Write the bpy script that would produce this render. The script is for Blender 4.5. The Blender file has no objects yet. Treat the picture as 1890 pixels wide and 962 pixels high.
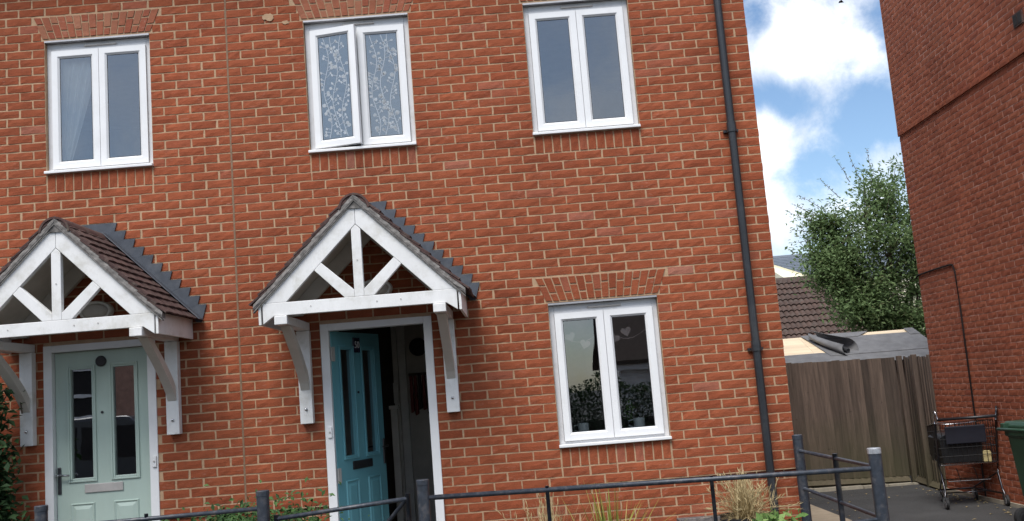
import bpy, math, random
from math import sin, cos, pi, radians, sqrt, atan2, floor
from mathutils import Vector, Matrix, Euler
R_ = random.Random(7)
sc = bpy.context.scene
COL = sc.collection
GZ = -5.25                      # ground level (z = 0 is a brick course near the first-floor window heads)

# ------------------------------------------------------------------ camera
cam = bpy.data.objects.new('camera', bpy.data.cameras.new('camera')); COL.objects.link(cam)
cam.location = (2.2884, -8.1236, -3.4907)
cam.rotation_euler = (radians(97.7229), radians(4.5569), radians(0.438))
cam.data.sensor_width = 36.0; cam.data.lens = 36.0 * 1804.67 / 1890.0
cam.data.clip_start = 0.05; cam.data.clip_end = 2000
sc.camera = cam
CAM_M = Euler(cam.rotation_euler).to_matrix(); CAM_C = Vector(cam.location)
def pix(x, y, z):
    q = CAM_M.transposed() @ (Vector((x, y, z)) - CAM_C)
    if q.z >= -0.01: return (-9999, -9999)
    return (945 + 1804.67 * q.x / -q.z, 481 - 1804.67 * q.y / -q.z)
def pdir(px, py):
    return (CAM_M @ Vector(((px - 945) / 1804.67, -(py - 481) / 1804.67, -1))).normalized()

# ------------------------------------------------------------------ node helpers
def nn(nt, t, **kw):
    n = nt.nodes.new(t)
    for k, v in kw.items():
        if k == 'inp':
            for a, b in v.items(): n.inputs[a].default_value = b
        else: setattr(n, k, v)
    return n
def lk(nt, a, b): nt.links.new(a, b)
def mth(nt, op, a, b=None, clamp=False):
    n = nt.nodes.new('ShaderNodeMath'); n.operation = op; n.use_clamp = clamp
    for i, v in enumerate((a, b)):
        if v is None: continue
        if isinstance(v, (int, float)): n.inputs[i].default_value = v
        else: nt.links.new(v, n.inputs[i])
    return n.outputs[0]
def mixc(nt, f, a, b, mode='MIX'):
    n = nt.nodes.new('ShaderNodeMix'); n.data_type = 'RGBA'; n.blend_type = mode
    for s, v in ((n.inputs[0], f), (n.inputs[6], a), (n.inputs[7], b)):
        if isinstance(v, (int, float)): s.default_value = v
        elif isinstance(v, tuple): s.default_value = (v + (1,))[:4]
        else: nt.links.new(v, s)
    return n.outputs[2]
def ramp(nt, f, stops, interp='LINEAR'):
    n = nt.nodes.new('ShaderNodeValToRGB'); n.color_ramp.interpolation = interp
    e = n.color_ramp.elements
    while len(e) < len(stops): e.new(0.5)
    for i, (p, c) in enumerate(stops):
        e[i].position = p; e[i].color = (c, c, c, 1) if isinstance(c, (int, float)) else (c + (1,))[:4]
    nt.links.new(f, n.inputs[0]); return n.outputs[0]
def noise(nt, scale, detail=4, rough=.55, vec=None, dist=0.0):
    n = nn(nt, 'ShaderNodeTexNoise'); n.inputs['Scale'].default_value = scale
    n.inputs['Detail'].default_value = detail; n.inputs['Roughness'].default_value = rough
    n.inputs['Distortion'].default_value = dist
    if vec is not None: lk(nt, vec, n.inputs['Vector'])
    return n.outputs['Fac']
def geo_pos(nt): return nn(nt, 'ShaderNodeNewGeometry').outputs['Position']
def scaled(nt, vec, s):
    n = nn(nt, 'ShaderNodeMapping'); n.inputs['Scale'].default_value = s
    lk(nt, vec, n.inputs['Vector']); return n.outputs[0]

# ------------------------------------------------------------------ world: partly cloudy sky
SUN_DIR = Vector((-0.22, -0.58, 0.95)).normalized()
w = bpy.data.worlds.new('World'); sc.world = w; w.use_nodes = True
nt = w.node_tree; nt.nodes.clear()
sky = nn(nt, 'ShaderNodeTexSky'); sky.sky_type = 'NISHITA'; sky.sun_disc = False
sky.sun_elevation = math.asin(SUN_DIR.z); sky.sun_rotation = atan2(SUN_DIR.x, SUN_DIR.y)
sky.air_density = 1.0; sky.dust_density = 0.6; sky.ozone_density = 1.5
dirv = nn(nt, 'ShaderNodeTexCoord').outputs['Generated']
n1 = noise(nt, 9.0, 10, .62, dirv, .3)
n2 = noise(nt, 3.0, 3, .5, dirv)
dens = mth(nt, 'ADD', mth(nt, 'MULTIPLY', mth(nt, 'SUBTRACT', n1, .5), 1.9), mth(nt, 'MULTIPLY', mth(nt, 'SUBTRACT', n2, .5), .9))
def blob(px, py, r, wgt, px2=None, py2=None):
    """a cloud (or clear patch) in the direction seen at that place of the sky"""
    d = pdir(px, py)
    v = nn(nt, 'ShaderNodeVectorMath', operation='DISTANCE'); lk(nt, dirv, v.inputs[0]); v.inputs[1].default_value = d
    m = nn(nt, 'ShaderNodeMapRange', interpolation_type='SMOOTHSTEP')
    lk(nt, v.outputs['Value'], m.inputs[0])
    m.inputs[1].default_value = r / 1804.67; m.inputs[2].default_value = 0; m.inputs[3].default_value = 0; m.inputs[4].default_value = wgt
    return m.outputs[0]
for b in [(1445, 80, 120, .26), (1530, 75, 130, .30), (1600, 125, 70, .16), (1385, 390, 120, .34), (1440, 420, 110, .28),
          (1405, 270, 90, .22), (1645, 285, 55, .26), (1560, 235, 150, -.34), (1640, 40, 80, -.30), (1610, 210, 110, -.26), (1392, 40, 45, -.22),
          (1500, 330, 90, -.22), (1450, 185, 80, -.30), (1400, 175, 60, -.34)]:
    dens = mth(nt, 'ADD', dens, blob(*b))
cm = nn(nt, 'ShaderNodeMapRange', interpolation_type='SMOOTHSTEP'); lk(nt, dens, cm.inputs[0])
cm.inputs[1].default_value = -.28; cm.inputs[2].default_value = .38
cloud_mask = cm.outputs[0]
sh = nn(nt, 'ShaderNodeMapRange'); lk(nt, noise(nt, 11, 7, .6, dirv, .3), sh.inputs[0])
sh.inputs[1].default_value = .3; sh.inputs[2].default_value = .65
ccol = mixc(nt, sh.outputs[0], (3.9, 4.2, 4.7), (7.4, 7.5, 7.6))
skyc = mixc(nt, 1.0, sky.outputs[0], (.68, .73, .765), 'MULTIPLY')
col = mixc(nt, cloud_mask, skyc, ccol)
bg = nn(nt, 'ShaderNodeBackground'); bg.inputs[1].default_value = 0.1
lk(nt, col, bg.inputs[0])
lk(nt, bg.outputs[0], nn(nt, 'ShaderNodeOutputWorld').inputs[0])

sun = bpy.data.objects.new('sun', bpy.data.lights.new('sun', 'SUN')); COL.objects.link(sun)
sun.data.energy = 2.0; sun.data.angle = radians(36); sun.data.color = (1, .97, .93)
sun.rotation_euler = SUN_DIR.to_track_quat('Z', 'Y').to_euler()
sc.view_settings.view_transform = 'Standard'; sc.view_settings.look = 'None'
sc.view_settings.exposure = 1.1; sc.view_settings.gamma = 1.0; sc.view_settings.use_curve_mapping = False
sc.render.engine = 'CYCLES'
sc.cycles.use_denoising = True; sc.cycles.max_bounces = 8; sc.cycles.transparent_max_bounces = 16
sc.cycles.caustics_reflective = False; sc.cycles.caustics_refractive = False

# ------------------------------------------------------------------ materials
MATS = {}
def new_mat(name):
    m = bpy.data.materials.new(name); m.use_nodes = True
    nt = m.node_tree; nt.nodes.clear()
    out = nn(nt, 'ShaderNodeOutputMaterial'); b = nn(nt, 'ShaderNodeBsdfPrincipled')
    lk(nt, b.outputs[0], out.inputs[0]); MATS[name] = m
    return m, nt, b, out
def bump(nt, b, h, dist, strength=1.0):
    n = nn(nt, 'ShaderNodeBump'); n.inputs['Distance'].default_value = dist; n.inputs['Strength'].default_value = strength
    lk(nt, h, n.inputs['Height']); lk(nt, n.outputs[0], b.inputs['Normal'])
def simple(name, c, rough=.6, metal=0, var=.12, scale=6, dirt=None, dirt_amt=.4, dirt_scale=3, bumpd=0, bscale=40, vscale=None, rnd=0.0, spec=.5):
    m, nt, b, out = new_mat(name)
    p = geo_pos(nt)
    if vscale: p = scaled(nt, p, vscale)
    f = noise(nt, scale, 5, .6, p)
    lo = tuple(x * (1 - var) for x in c); hi = tuple(min(1, x * (1 + var)) for x in c)
    cc = ramp(nt, f, [(.3, lo), (.7, hi)])
    if rnd:
        r = nn(nt, 'ShaderNodeObjectInfo').outputs['Random']
        cc = mixc(nt, 1.0, cc, ramp(nt, r, [(0, 1 - rnd), (1, 1 + rnd * .6)]), 'MULTIPLY')
    if dirt:
        d = ramp(nt, noise(nt, dirt_scale, 6, .65, geo_pos(nt)), [(.5, 0.0), (.72, dirt_amt)])
        cc = mixc(nt, d, cc, dirt)
    lk(nt, cc, b.inputs['Base Color']); b.inputs['Roughness'].default_value = rough; b.inputs['Metallic'].default_value = metal
    b.inputs['Specular IOR Level'].default_value = spec
    if bumpd: bump(nt, b, noise(nt, bscale, 4, .6, p), bumpd)
    return m

def brick_mat(name, tone_from, pal, streak=.3, rough_=1.0):
    """hand-made stock brick: tone of its own per brick, creases, pale smears"""
    m, nt, b, out = new_mat(name)
    if tone_from == 'object': t = nn(nt, 'ShaderNodeObjectInfo').outputs['Random']
    else: t = nn(nt, 'ShaderNodeAttribute', attribute_name='tone').outputs['Fac']
    cc = ramp(nt, t, pal)
    p = geo_pos(nt)
    wn = nn(nt, 'ShaderNodeTexWhiteNoise', noise_dimensions='1D'); lk(nt, t, wn.inputs['W'])
    f1 = noise(nt, 7, 5, .6, scaled(nt, p, (1.0, 1.0, 2.2)), .4)
    cc = mixc(nt, 1.0, cc, ramp(nt, f1, [(.25, 1 - .13 * rough_), (.75, 1 + .13 * rough_)]), 'MULTIPLY')
    f2 = noise(nt, 120, 3, .7, p)
    cc = mixc(nt, 1.0, cc, ramp(nt, f2, [(.25, .82), (.75, 1.16)]), 'MULTIPLY')
    f3 = ramp(nt, noise(nt, 16, 5, .65, scaled(nt, p, (1, 1, 4.0)), 1.2), [(.56, 0.0), (.68, 1.0)])
    amt = mth(nt, 'MULTIPLY', f3, mth(nt, 'MULTIPLY', mth(nt, 'POWER', wn.outputs[0], 2.5), streak))
    cc = mixc(nt, amt, cc, (.52, .30, .24))
    f5 = ramp(nt, noise(nt, .9, 5, .65, p), [(.33, .84), (.67, 1.12)])
    f6 = ramp(nt, noise(nt, 5, 4, .6, scaled(nt, p, (1.6, 1.6, .09))), [(.35, .93), (.65, 1.05)])
    cc = mixc(nt, 1.0, cc, f6, 'MULTIPLY')
    cc = mixc(nt, 1.0, cc, f5, 'MULTIPLY')
    lk(nt, cc, b.inputs['Base Color']); b.inputs['Roughness'].default_value = .88
    b.inputs['Specular IOR Level'].default_value = .25
    h = mth(nt, 'ADD', mth(nt, 'MULTIPLY', noise(nt, 22, 4, .6, scaled(nt, p, (1, 1, 3.2)), 1.5), 1.0), mth(nt, 'MULTIPLY', f2, .25))
    bump(nt, b, h, .0035 * rough_, .8)
    return m
RED = [(0, (.218, .053, .0225)), (.12, (.248, .062, .0262)), (.45, (.264, .068, .0288)), (.75, (.278, .0745, .032)), (.95, (.252, .0645, .0275)), (.995, (.285, .088, .050)), (1, (.30, .12, .08))]
brick_mat('brick', 'object', RED); brick_mat('brick_joined', 'attr', RED)
TAN = [(0, (.26, .07, .038)), (.4, (.29, .10, .055)), (.7, (.31, .13, .075)), (1, (.27, .075, .04))]
brick_mat('brick_tan', 'object', TAN, .6)
RED2 = [(0, (.265, .074, .037)), (.5, (.305, .090, .045)), (.9, (.305, .096, .049)), (1, (.255, .070, .037))]
brick_mat('brick_side', 'object', RED2, .25, .5); brick_mat('brick_side_joined', 'attr', RED2, .25, .5)
simple('mortar', (.41, .270, .165), .95, var=.16, scale=14, bumpd=.003, bscale=150, dirt=(.35, .21, .13), dirt_amt=.5, dirt_scale=5)
simple('mortar_side', (.50, .30, .24), .95, var=.16, scale=14, bumpd=.003, bscale=150)
simple('sealant', (.19, .12, .072), .8, var=.2, scale=20)
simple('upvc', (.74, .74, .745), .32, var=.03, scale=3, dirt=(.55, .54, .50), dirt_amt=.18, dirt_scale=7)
simple('upvc_shade', (.60, .60, .61), .4, var=.05, scale=4, dirt=(.4, .38, .34), dirt_amt=.4, dirt_scale=9)  # darker copy of upvc: shade on the recessed outer frames is in the colour
simple('white_paint', (.71, .705, .695), .5, var=.05, scale=5, dirt=(.43, .41, .35), dirt_amt=.55, dirt_scale=7, bumpd=.002, bscale=60, vscale=(1, 1, .25))
simple('brace_paint', (.56, .52, .47), .6, var=.06, scale=5, dirt=(.42, .38, .33), dirt_amt=.3, dirt_scale=6)
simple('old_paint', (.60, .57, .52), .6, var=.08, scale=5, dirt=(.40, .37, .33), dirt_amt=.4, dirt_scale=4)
simple('steel_lintel', (.40, .39, .40), .45, .6, var=.12)
simple('vent_plastic', (.42, .40, .38), .4)
simple('gasket', (.02, .02, .022), .5)
simple('green_paint', (.405, .50, .445), .42, var=.04, bumpd=.0008, bscale=90, vscale=(1, 1, .2))
simple('blue_paint', (.125, .335, .39), .40, var=.05, bumpd=.0008, bscale=90, vscale=(1, 1, .2))
simple('black_plastic', (.016, .017, .020), .38, var=.15)
simple('pipe_black', (.020, .022, .026), .36, var=.2, scale=3, dirt=(.07, .07, .07), dirt_amt=.4)
simple('rail_metal', (.035, .042, .055), .42, .25, var=.3, scale=30, dirt=(.15, .135, .13), dirt_amt=.6, dirt_scale=22)
simple('worn_steel', (.42, .43, .45), .4, .6, var=.25, scale=30)
simple('chrome', (.55, .56, .58), .22, 1.0, var=.1)
simple('dark_chrome', (.12, .12, .13), .3, 1.0, var=.2)
simple('lead', (.066, .074, .09), .55, .35, var=.22, scale=9, dirt=(.15, .155, .165), dirt_amt=.4, dirt_scale=7)
simple('roof_tile', (.062, .031, .027), .85, var=.35, scale=18, dirt=(.15, .115, .092), dirt_amt=.6, dirt_scale=26, bumpd=.003, bscale=90, rnd=.28)
simple('ridge_clay', (.075, .034, .029), .85, var=.35, scale=12, dirt=(.10, .10, .075), dirt_amt=.7, dirt_scale=9, bumpd=.003, bscale=60)
simple('verge_mortar', (.17, .158, .148), .95, var=.45, scale=26, dirt=(.055, .05, .045), dirt_amt=.8, dirt_scale=16, bumpd=.004, bscale=50)
simple('garage_tile', (.072, .043, .033), .9, var=.25, scale=9, dirt=(.12, .11, .095), dirt_amt=.45, dirt_scale=6, rnd=.22, bumpd=.004, bscale=40)
simple('garage_tile_joined', (.072, .050, .041), .9, var=.25, scale=9)
simple('slate', (.12, .14, .17), .6, var=.2, scale=8, rnd=.15)
simple('cream_render', (.72, .67, .50), .8, var=.05)
simple('felt', (.155, .155, .16), .95, var=.22, scale=5, dirt=(.24, .24, .24), dirt_amt=.5, dirt_scale=4, bumpd=.003, bscale=130)
simple('felt_dark', (.03, .03, .033), .8, var=.2)
simple('new_wood', (.80, .64, .44), .6, var=.1, scale=4, vscale=(.2, 2, 2), rnd=.1)
def wood_mat(name, c, green):
    m, nt, b, out = new_mat(name)
    p = geo_pos(nt)
    f = noise(nt, 30, 5, .65, scaled(nt, p, (1, 1, .07)), .6)
    cc = ramp(nt, f, [(.3, tuple(x * .6 for x in c)), (.7, tuple(x * 1.3 for x in c))])
    r = nn(nt, 'ShaderNodeObjectInfo').outputs['Random']
    cc = mixc(nt, 1.0, cc, ramp(nt, r, [(0, .55), (1, 1.4)]), 'MULTIPLY')
    # algae: grows up from the damp foot of the boards
    sx = nn(nt, 'ShaderNodeSeparateXYZ'); lk(nt, p, sx.inputs[0])
    z = mth(nt, 'ADD', sx.outputs[2], mth(nt, 'MULTIPLY', noise(nt, 1.6, 4, .6, p), 1.3))
    g = nn(nt, 'ShaderNodeMapRange'); lk(nt, z, g.inputs[0])
    g.inputs[1].default_value = -4.7; g.inputs[2].default_value = -3.5; g.inputs[3].default_value = .65; g.inputs[4].default_value = 0.0
    cc = mixc(nt, g.outputs[0], cc, green)
    kn = ramp(nt, noise(nt, 7, 2, .5, scaled(nt, p, (1, 1, 1.6))), [(.70, 0.0), (.76, .6)])
    cc = mixc(nt, kn, cc, tuple(x * .3 for x in c))
    lk(nt, cc, b.inputs['Base Color']); b.inputs['Roughness'].default_value = .85
    bump(nt, b, f, .003)
    return m
wood_mat('fence_wood', (.118, .084, .064), (.066, .070, .026))
wood_mat('planter_wood', (.11, .095, .09), (.11, .095, .09))
m, nt, b, out = new_mat('asphalt')
p = geo_pos(nt)
f = noise(nt, 260, 3, .7, p); f2 = noise(nt, 1.3, 5, .6, p)
cc = ramp(nt, f, [(.3, (.034, .034, .035)), (.55, (.062, .061, .060)), (.75, (.13, .125, .12))])
cc = mixc(nt, 1.0, cc, ramp(nt, f2, [(.3, .75), (.7, 1.25)]), 'MULTIPLY')
lk(nt, cc, b.inputs['Base Color']); b.inputs['Roughness'].default_value = .9
bump(nt, b, f, .006)
simple('paving', (.42, .34, .24), .9, var=.12, scale=7, rnd=.12, bumpd=.003, bscale=70, dirt=(.2, .17, .12), dirt_amt=.4)
simple('kerb', (.40, .36, .28), .9, var=.2, scale=9, dirt=(.16, .14, .11), dirt_amt=.6)
simple('soil', (.06, .045, .03), .95, var=.4, scale=20, bumpd=.02, bscale=25)
simple('bin_green', (.018, .055, .032), .42, var=.12, scale=5, dirt=(.05, .07, .05), dirt_amt=.3)
simple('rubber', (.014, .014, .015), .7, var=.3)
simple('wheel_grey', (.32, .32, .33), .5)
simple('bag_blue', (.008, .009, .018), .6, var=.2)
simple('mesh_black', (.012, .012, .013), .45)
simple('carton_yellow', (.46, .38, .18), .6, var=.08)
simple('cable_dark', (.010, .006, .006), .8, spec=.2)
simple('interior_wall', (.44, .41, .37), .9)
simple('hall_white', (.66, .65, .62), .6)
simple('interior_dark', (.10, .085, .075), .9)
simple('floor_wood', (.16, .10, .06), .5)
simple('net', (.78, .78, .74), .9, var=.06)
simple('film_white', (.47, .50, .53), .7, var=.05)
simple('coat_red', (.13, .022, .018), .8, var=.3, scale=12)
simple('coat_dark', (.02, .018, .018), .9, var=.3)
simple('heart_pink', (.62, .47, .43), .8, rnd=.1)
simple('china', (.72, .74, .72), .25)
simple('lamp_white', (.70, .68, .62), .35)
simple('trunk', (.10, .075, .055), .9, var=.3, scale=14, bumpd=.01, bscale=30)
simple('trunk_pale', (.34, .31, .26), .9, var=.3, scale=10, bumpd=.01, bscale=30)
simple('opp_brick', (.42, .24, .18), .9, var=.25, scale=8)
simple('opp_render', (.82, .82, .82), .9, var=.06)
simple('van_paint', (.035, .04, .05), .25, var=.05)
simple('silver', (.5, .5, .52), .3, .8)
simple('soffit_white', (.75, .75, .75), .5)
simple('digit_white', (.75, .75, .78), .5)
simple('plaque', (.02, .02, .05), .25)
def leaf_mat(name, a, bcol, trans=.25, tip=None):
    m, nt, b, out = new_mat(name)
    t = nn(nt, 'ShaderNodeAttribute', attribute_name='tone').outputs['Fac']
    cc = ramp(nt, t, [(0, a), (.8, bcol), (1, tip or bcol)])
    lk(nt, cc, b.inputs['Base Color']); b.inputs['Roughness'].default_value = .7; b.inputs['Specular IOR Level'].default_value = .25
    tr = nn(nt, 'ShaderNodeBsdfTranslucent'); lk(nt, cc, tr.inputs[0])
    mx = nn(nt, 'ShaderNodeMixShader'); mx.inputs[0].default_value = trans
    lk(nt, b.outputs[0], mx.inputs[1]); lk(nt, tr.outputs[0], mx.inputs[2]); lk(nt, mx.outputs[0], out.inputs[0])
leaf_mat('tree_leaf', (.07, .125, .05), (.23, .32, .14), .45, (.26, .19, .13))
leaf_mat('climber_leaf', (.012, .030, .012), (.035, .075, .022), .15)
leaf_mat('shrub_leaf', (.025, .06, .02), (.07, .14, .04), .2)
leaf_mat('strap_leaf', (.13, .17, .03), (.36, .36, .08), .25, (.42, .36, .12))
leaf_mat('straw', (.30, .22, .10), (.50, .40, .22), .25)
leaf_mat('fresh_leaf', (.10, .20, .05), (.25, .36, .12), .25)
leaf_mat('hedge_leaf', (.02, .05, .015), (.05, .11, .03), .15)
# clear double glazing: part mirror, part see-through
def glass_mat(name, base, tint=(.93, .96, .95), rough=0.0, wave=.07, milk=0.0, milkc=(.6, .62, .64)):
    m = bpy.data.materials.new(name); m.use_nodes = True; nt = m.node_tree; nt.nodes.clear(); MATS[name] = m
    out = nn(nt, 'ShaderNodeOutputMaterial'); tr = nn(nt, 'ShaderNodeBsdfTransparent'); tr.inputs[0].default_value = tint + (1,)
    gl = nn(nt, 'ShaderNodeBsdfGlossy'); gl.inputs['Roughness'].default_value = rough; gl.inputs[0].default_value = (.95, .97, 1, 1)
    bp = nn(nt, 'ShaderNodeBump'); bp.inputs['Distance'].default_value = .004; bp.inputs['Strength'].default_value = wave
    lk(nt, noise(nt, 3.2, 2, .5, geo_pos(nt)), bp.inputs['Height']); lk(nt, bp.outputs[0], gl.inputs['Normal'])
    fr = nn(nt, 'ShaderNodeFresnel'); fr.inputs[0].default_value = 1.5
    f = mth(nt, 'ADD', fr.outputs[0], base, True)
    first = tr.outputs[0]
    if milk:
        df = nn(nt, 'ShaderNodeBsdfDiffuse'); df.inputs[0].default_value = milkc + (1,)
        m2 = nn(nt, 'ShaderNodeMixShader'); m2.inputs[0].default_value = milk
        lk(nt, first, m2.inputs[1]); lk(nt, df.outputs[0], m2.inputs[2]); first = m2.outputs[0]
    mx = nn(nt, 'ShaderNodeMixShader'); lk(nt, f, mx.inputs[0]); lk(nt, first, mx.inputs[1]); lk(nt, gl.outputs[0], mx.inputs[2])
    lk(nt, mx.outputs[0], out.inputs[0])
glass_mat('glass', .15)
glass_mat('glass_film', .10, rough=.2, milk=.36, milkc=(.24, .33, .42))
glass_mat('glass_obscured', .11, rough=.32, milk=.22, milkc=(.42, .45, .48))
glass_mat('glass_upper', .155, rough=.10, wave=.5, milk=.08, milkc=(.32, .36, .38))
glass_mat('glass_dark', .06, tint=(.5, .5, .5))
M = MATS

# ------------------------------------------------------------------ object helpers
OFF = {}                         # world offset of every object built with plain translation
def link(o, parent=None):
    COL.objects.link(o)
    if parent is not None: o.parent = parent
    return o
def thing(name, label, cat, loc=(0, 0, 0), rz=0, group=None):
    o = bpy.data.objects.new(name, None); COL.objects.link(o)
    o.empty_display_size = .2
    o.location = loc; o.rotation_euler = (0, 0, rz); OFF[o] = Vector(loc)
    o['label'] = label; o['category'] = cat
    if group: o['group'] = group
    return o
def tag(o, label, cat, group=None):
    o['label'] = label; o['category'] = cat
    if group: o['group'] = group
    return o
class MB:
    def __init__(s): s.v = []; s.f = []; s.t = []
    def add(s, vs, fs, tone=0.0):
        n = len(s.v); s.v += [tuple(v) for v in vs]; s.f += [tuple(i + n for i in f) for f in fs]; s.t += [tone] * len(fs)
        return s
    def box(s, x0, x1, y0, y1, z0, z1, tone=0.0, M4=None):
        vs = [Vector((x, y, z)) for x in (x0, x1) for y in (y0, y1) for z in (z0, z1)]
        if M4 is not None: vs = [M4 @ v for v in vs]
        return s.add(vs, [(0, 1, 3, 2), (4, 6, 7, 5), (0, 4, 5, 1), (2, 3, 7, 6), (0, 2, 6, 4), (1, 5, 7, 3)], tone)
    def prism(s, poly, a0, a1, axis='y', tone=0.0):
        """polygon (u,v) extruded along an axis: y -> (x,z), x -> (y,z), z -> (x,y)"""
        n = len(poly)
        mk = {'y': lambda u, v, a: (u, a, v), 'x': lambda u, v, a: (a, u, v), 'z': lambda u, v, a: (u, v, a)}[axis]
        vs = [mk(u, v, a0) for u, v in poly] + [mk(u, v, a1) for u, v in poly]
        fs = [tuple(range(n)), tuple(range(2 * n - 1, n - 1, -1))] + [(i, i + n, (i + 1) % n + n, (i + 1) % n) for i in range(n)]
        return s.add(vs, fs, tone)
    def tube(s, pts, r, seg=8, caps=True, tone=0.0):
        pts = [Vector(p) for p in pts]; n = len(pts)
        rr = r if isinstance(r, (list, tuple)) else [r] * n
        vs = []; fs = []; up = Vector((0, 0, 1))
        for i, p in enumerate(pts):
            d = (pts[min(i + 1, n - 1)] - pts[max(i - 1, 0)]).normalized()
            a = d.cross(up)
            if a.length < .05: a = d.cross(Vector((0, 1, 0)))
            a.normalize(); b = d.cross(a)
            vs += [p + (a * cos(2 * pi * k / seg) + b * sin(2 * pi * k / seg)) * rr[i] for k in range(seg)]
        for i in range(n - 1):
            for k in range(seg):
                fs.append((i * seg + k, i * seg + (k + 1) % seg, (i + 1) * seg + (k + 1) % seg, (i + 1) * seg + k))
        if caps: fs += [tuple(range(seg)), tuple((n - 1) * seg + k for k in range(seg - 1, -1, -1))]
        return s.add(vs, fs, tone)
    def lathe(s, prof, c=(0, 0, 0), seg=20, axis='z', tone=0.0):
        vs = []; fs = []; n = len(prof); c = Vector(c)
        for r, h in prof:
            for k in range(seg):
                a = 2 * pi * k / seg
                v = {'z': (r * cos(a), r * sin(a), h), 'y': (r * cos(a), h, r * sin(a)), 'x': (h, r * cos(a), r * sin(a))}[axis]
                vs.append(c + Vector(v))
        for i in range(n - 1):
            for k in range(seg):
                fs.append((i * seg + k, i * seg + (k + 1) % seg, (i + 1) * seg + (k + 1) % seg, (i + 1) * seg + k))
        fs += [tuple(range(seg)), tuple((n - 1) * seg + k for k in range(seg))]
        return s.add(vs, fs, tone)
    def leaf(s, p, d, up, l, w, tone):
        d = d.normalized(); a = d.cross(up)
        if a.length < 1e-3: a = Vector((1, 0, 0))
        a.normalize(); nrm = a.cross(d) * (w * .25)
        return s.add([p, p + d * l * .5 + a * w * .5 + nrm, p + d * l, p + d * l * .5 - a * w * .5 + nrm], [(0, 1, 2), (0, 2, 3)], tone)
    def mesh(s, name, mat, off=Vector((0, 0, 0)), smooth=False, tone=False):
        me = bpy.data.meshes.new(name)
        me.from_pydata([(x - off[0], y - off[1], z - off[2]) for x, y, z in s.v], [], s.f)
        if tone:
            at = me.attributes.new('tone', 'FLOAT', 'FACE'); at.data.foreach_set('value', s.t)
        if smooth: me.polygons.foreach_set('use_smooth', [True] * len(me.polygons))
        if mat is not None: me.materials.append(M[mat] if isinstance(mat, str) else mat)
        me.validate(); me.update(); return me
    def build(s, name, mat, parent=None, world=True, smooth=False, tone=False, kind=None, label=None, bevel=0):
        off = OFF.get(parent, Vector((0, 0, 0))) if (world and parent is not None) else Vector((0, 0, 0))
        o = bpy.data.objects.new(name, s.mesh(name, mat, off, smooth, tone)); link(o, parent); OFF[o] = off
        if kind: o['kind'] = kind
        if label: o['label'] = label
        if bevel:
            bv = o.modifiers.new('bevel', 'BEVEL'); bv.width = bevel; bv.segments = 2; bv.limit_method = 'ANGLE'
        return o
def arc_shade(o, deg=40):
    o.data.polygons.foreach_set('use_smooth', [True] * len(o.data.polygons))
    md = o.modifiers.new('edge', 'EDGE_SPLIT'); md.split_angle = radians(deg); return o

# ------------------------------------------------------------------ ground
def struct(o): o['kind'] = 'structure'; return o
g = MB(); g.add([(-400, -400, GZ), (400, -400, GZ), (400, 400, GZ), (-400, 400, GZ)], [(0, 1, 2, 3)])
struct(g.build('ground', 'asphalt'))
bed = MB().box(-8, 4.38, -1.72, -.002, GZ - .05, -5.02); struct(bed.build('garden_bed', 'soil'))
pav = MB().box(4.55, 5.02, -1.5, 5.6, GZ - .04, GZ + .012); pv = struct(pav.build('side_path', 'kerb'))
for i in range(9):
    for j in range(2):
        y = 5.5 - i * .78 - .01
        MB().box(-.225, .225, -.38, .38, 0, .018).build('paving_slab', 'paving', pv, world=False).location = (5.26 + j * .46, y - .38, GZ + .004)
ed = MB()
for i in range(11): ed.box(4.6 + i * .36, 4.6 + i * .36 + .35, 6.28, 6.40, GZ - .05, -5.16 - .008 * i)
struct(ed.build('edging_kerb', 'kerb'))

# ------------------------------------------------------------------ brickwork
BR = {}
def brick_mesh(wd, ht, var, mat, depth=.06):
    key = (round(wd, 3), round(ht, 3), var, mat)
    if key in BR: return BR[key]
    mb = MB(); brick_geo(mb, 0, 0, 0, wd, ht, random.Random(hash(key[:3]) & 0xffff), depth)
    BR[key] = mb.mesh('brick', mat); return BR[key]
def brick_geo(mb, cx, y0, cz, wd, ht, rnd, depth=.06, tone=0.0, M4=None):
    nx = 4 if wd > .15 else 2; nz = 2
    xs = [-.5 + i / nx for i in range(nx + 1)]; zs = [-.5 + i / nz for i in range(nz + 1)]
    vs = []; idx = {}
    for i, u in enumerate(xs):
        for j, v in enumerate(zs):
            edge = i in (0, nx) or j in (0, nz)
            x = u * wd + (rnd.uniform(-.0018, .0018)); z = v * ht + rnd.uniform(-.0016, .0016)
            y = rnd.uniform(-.0022, .0016) + (.0022 if edge else 0)
            idx[i, j] = len(vs); vs.append((x, y, z))
    fs = [(idx[i, j], idx[i + 1, j], idx[i + 1, j + 1], idx[i, j + 1]) for i in range(nx) for j in range(nz)]
    ring = [(i, 0) for i in range(nx)] + [(nx, j) for j in range(nz)] + [(i, nz) for i in range(nx, 0, -1)] + [(0, j) for j in range(nz, 0, -1)]
    back = {}
    for k in ring:
        x, y, z = vs[idx[k]]; back[k] = len(vs); vs.append((x, depth, z))
    for a in range(len(ring)):
        p, q = ring[a], ring[(a + 1) % len(ring)]
        fs.append((idx[q], idx[p], back[p], back[q]))
    if M4 is None: vs = [(x + cx, y + y0, z + cz) for x, y, z in vs]
    else: vs = [M4 @ Vector(v) for v in vs]
    mb.add(vs, fs, tone)
def split_seg(a, b, holes):
    segs = [(a, b)]
    for h0, h1 in holes:
        out = []
        for s0, s1 in segs:
            if h1 <= s0 or h0 >= s1: out.append((s0, s1)); continue
            if s0 < h0: out.append((s0, h0))
            if s1 > h1: out.append((h1, s1))
        segs = out
    return [s for s in segs if s[1] - s[0] > .03]
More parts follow.
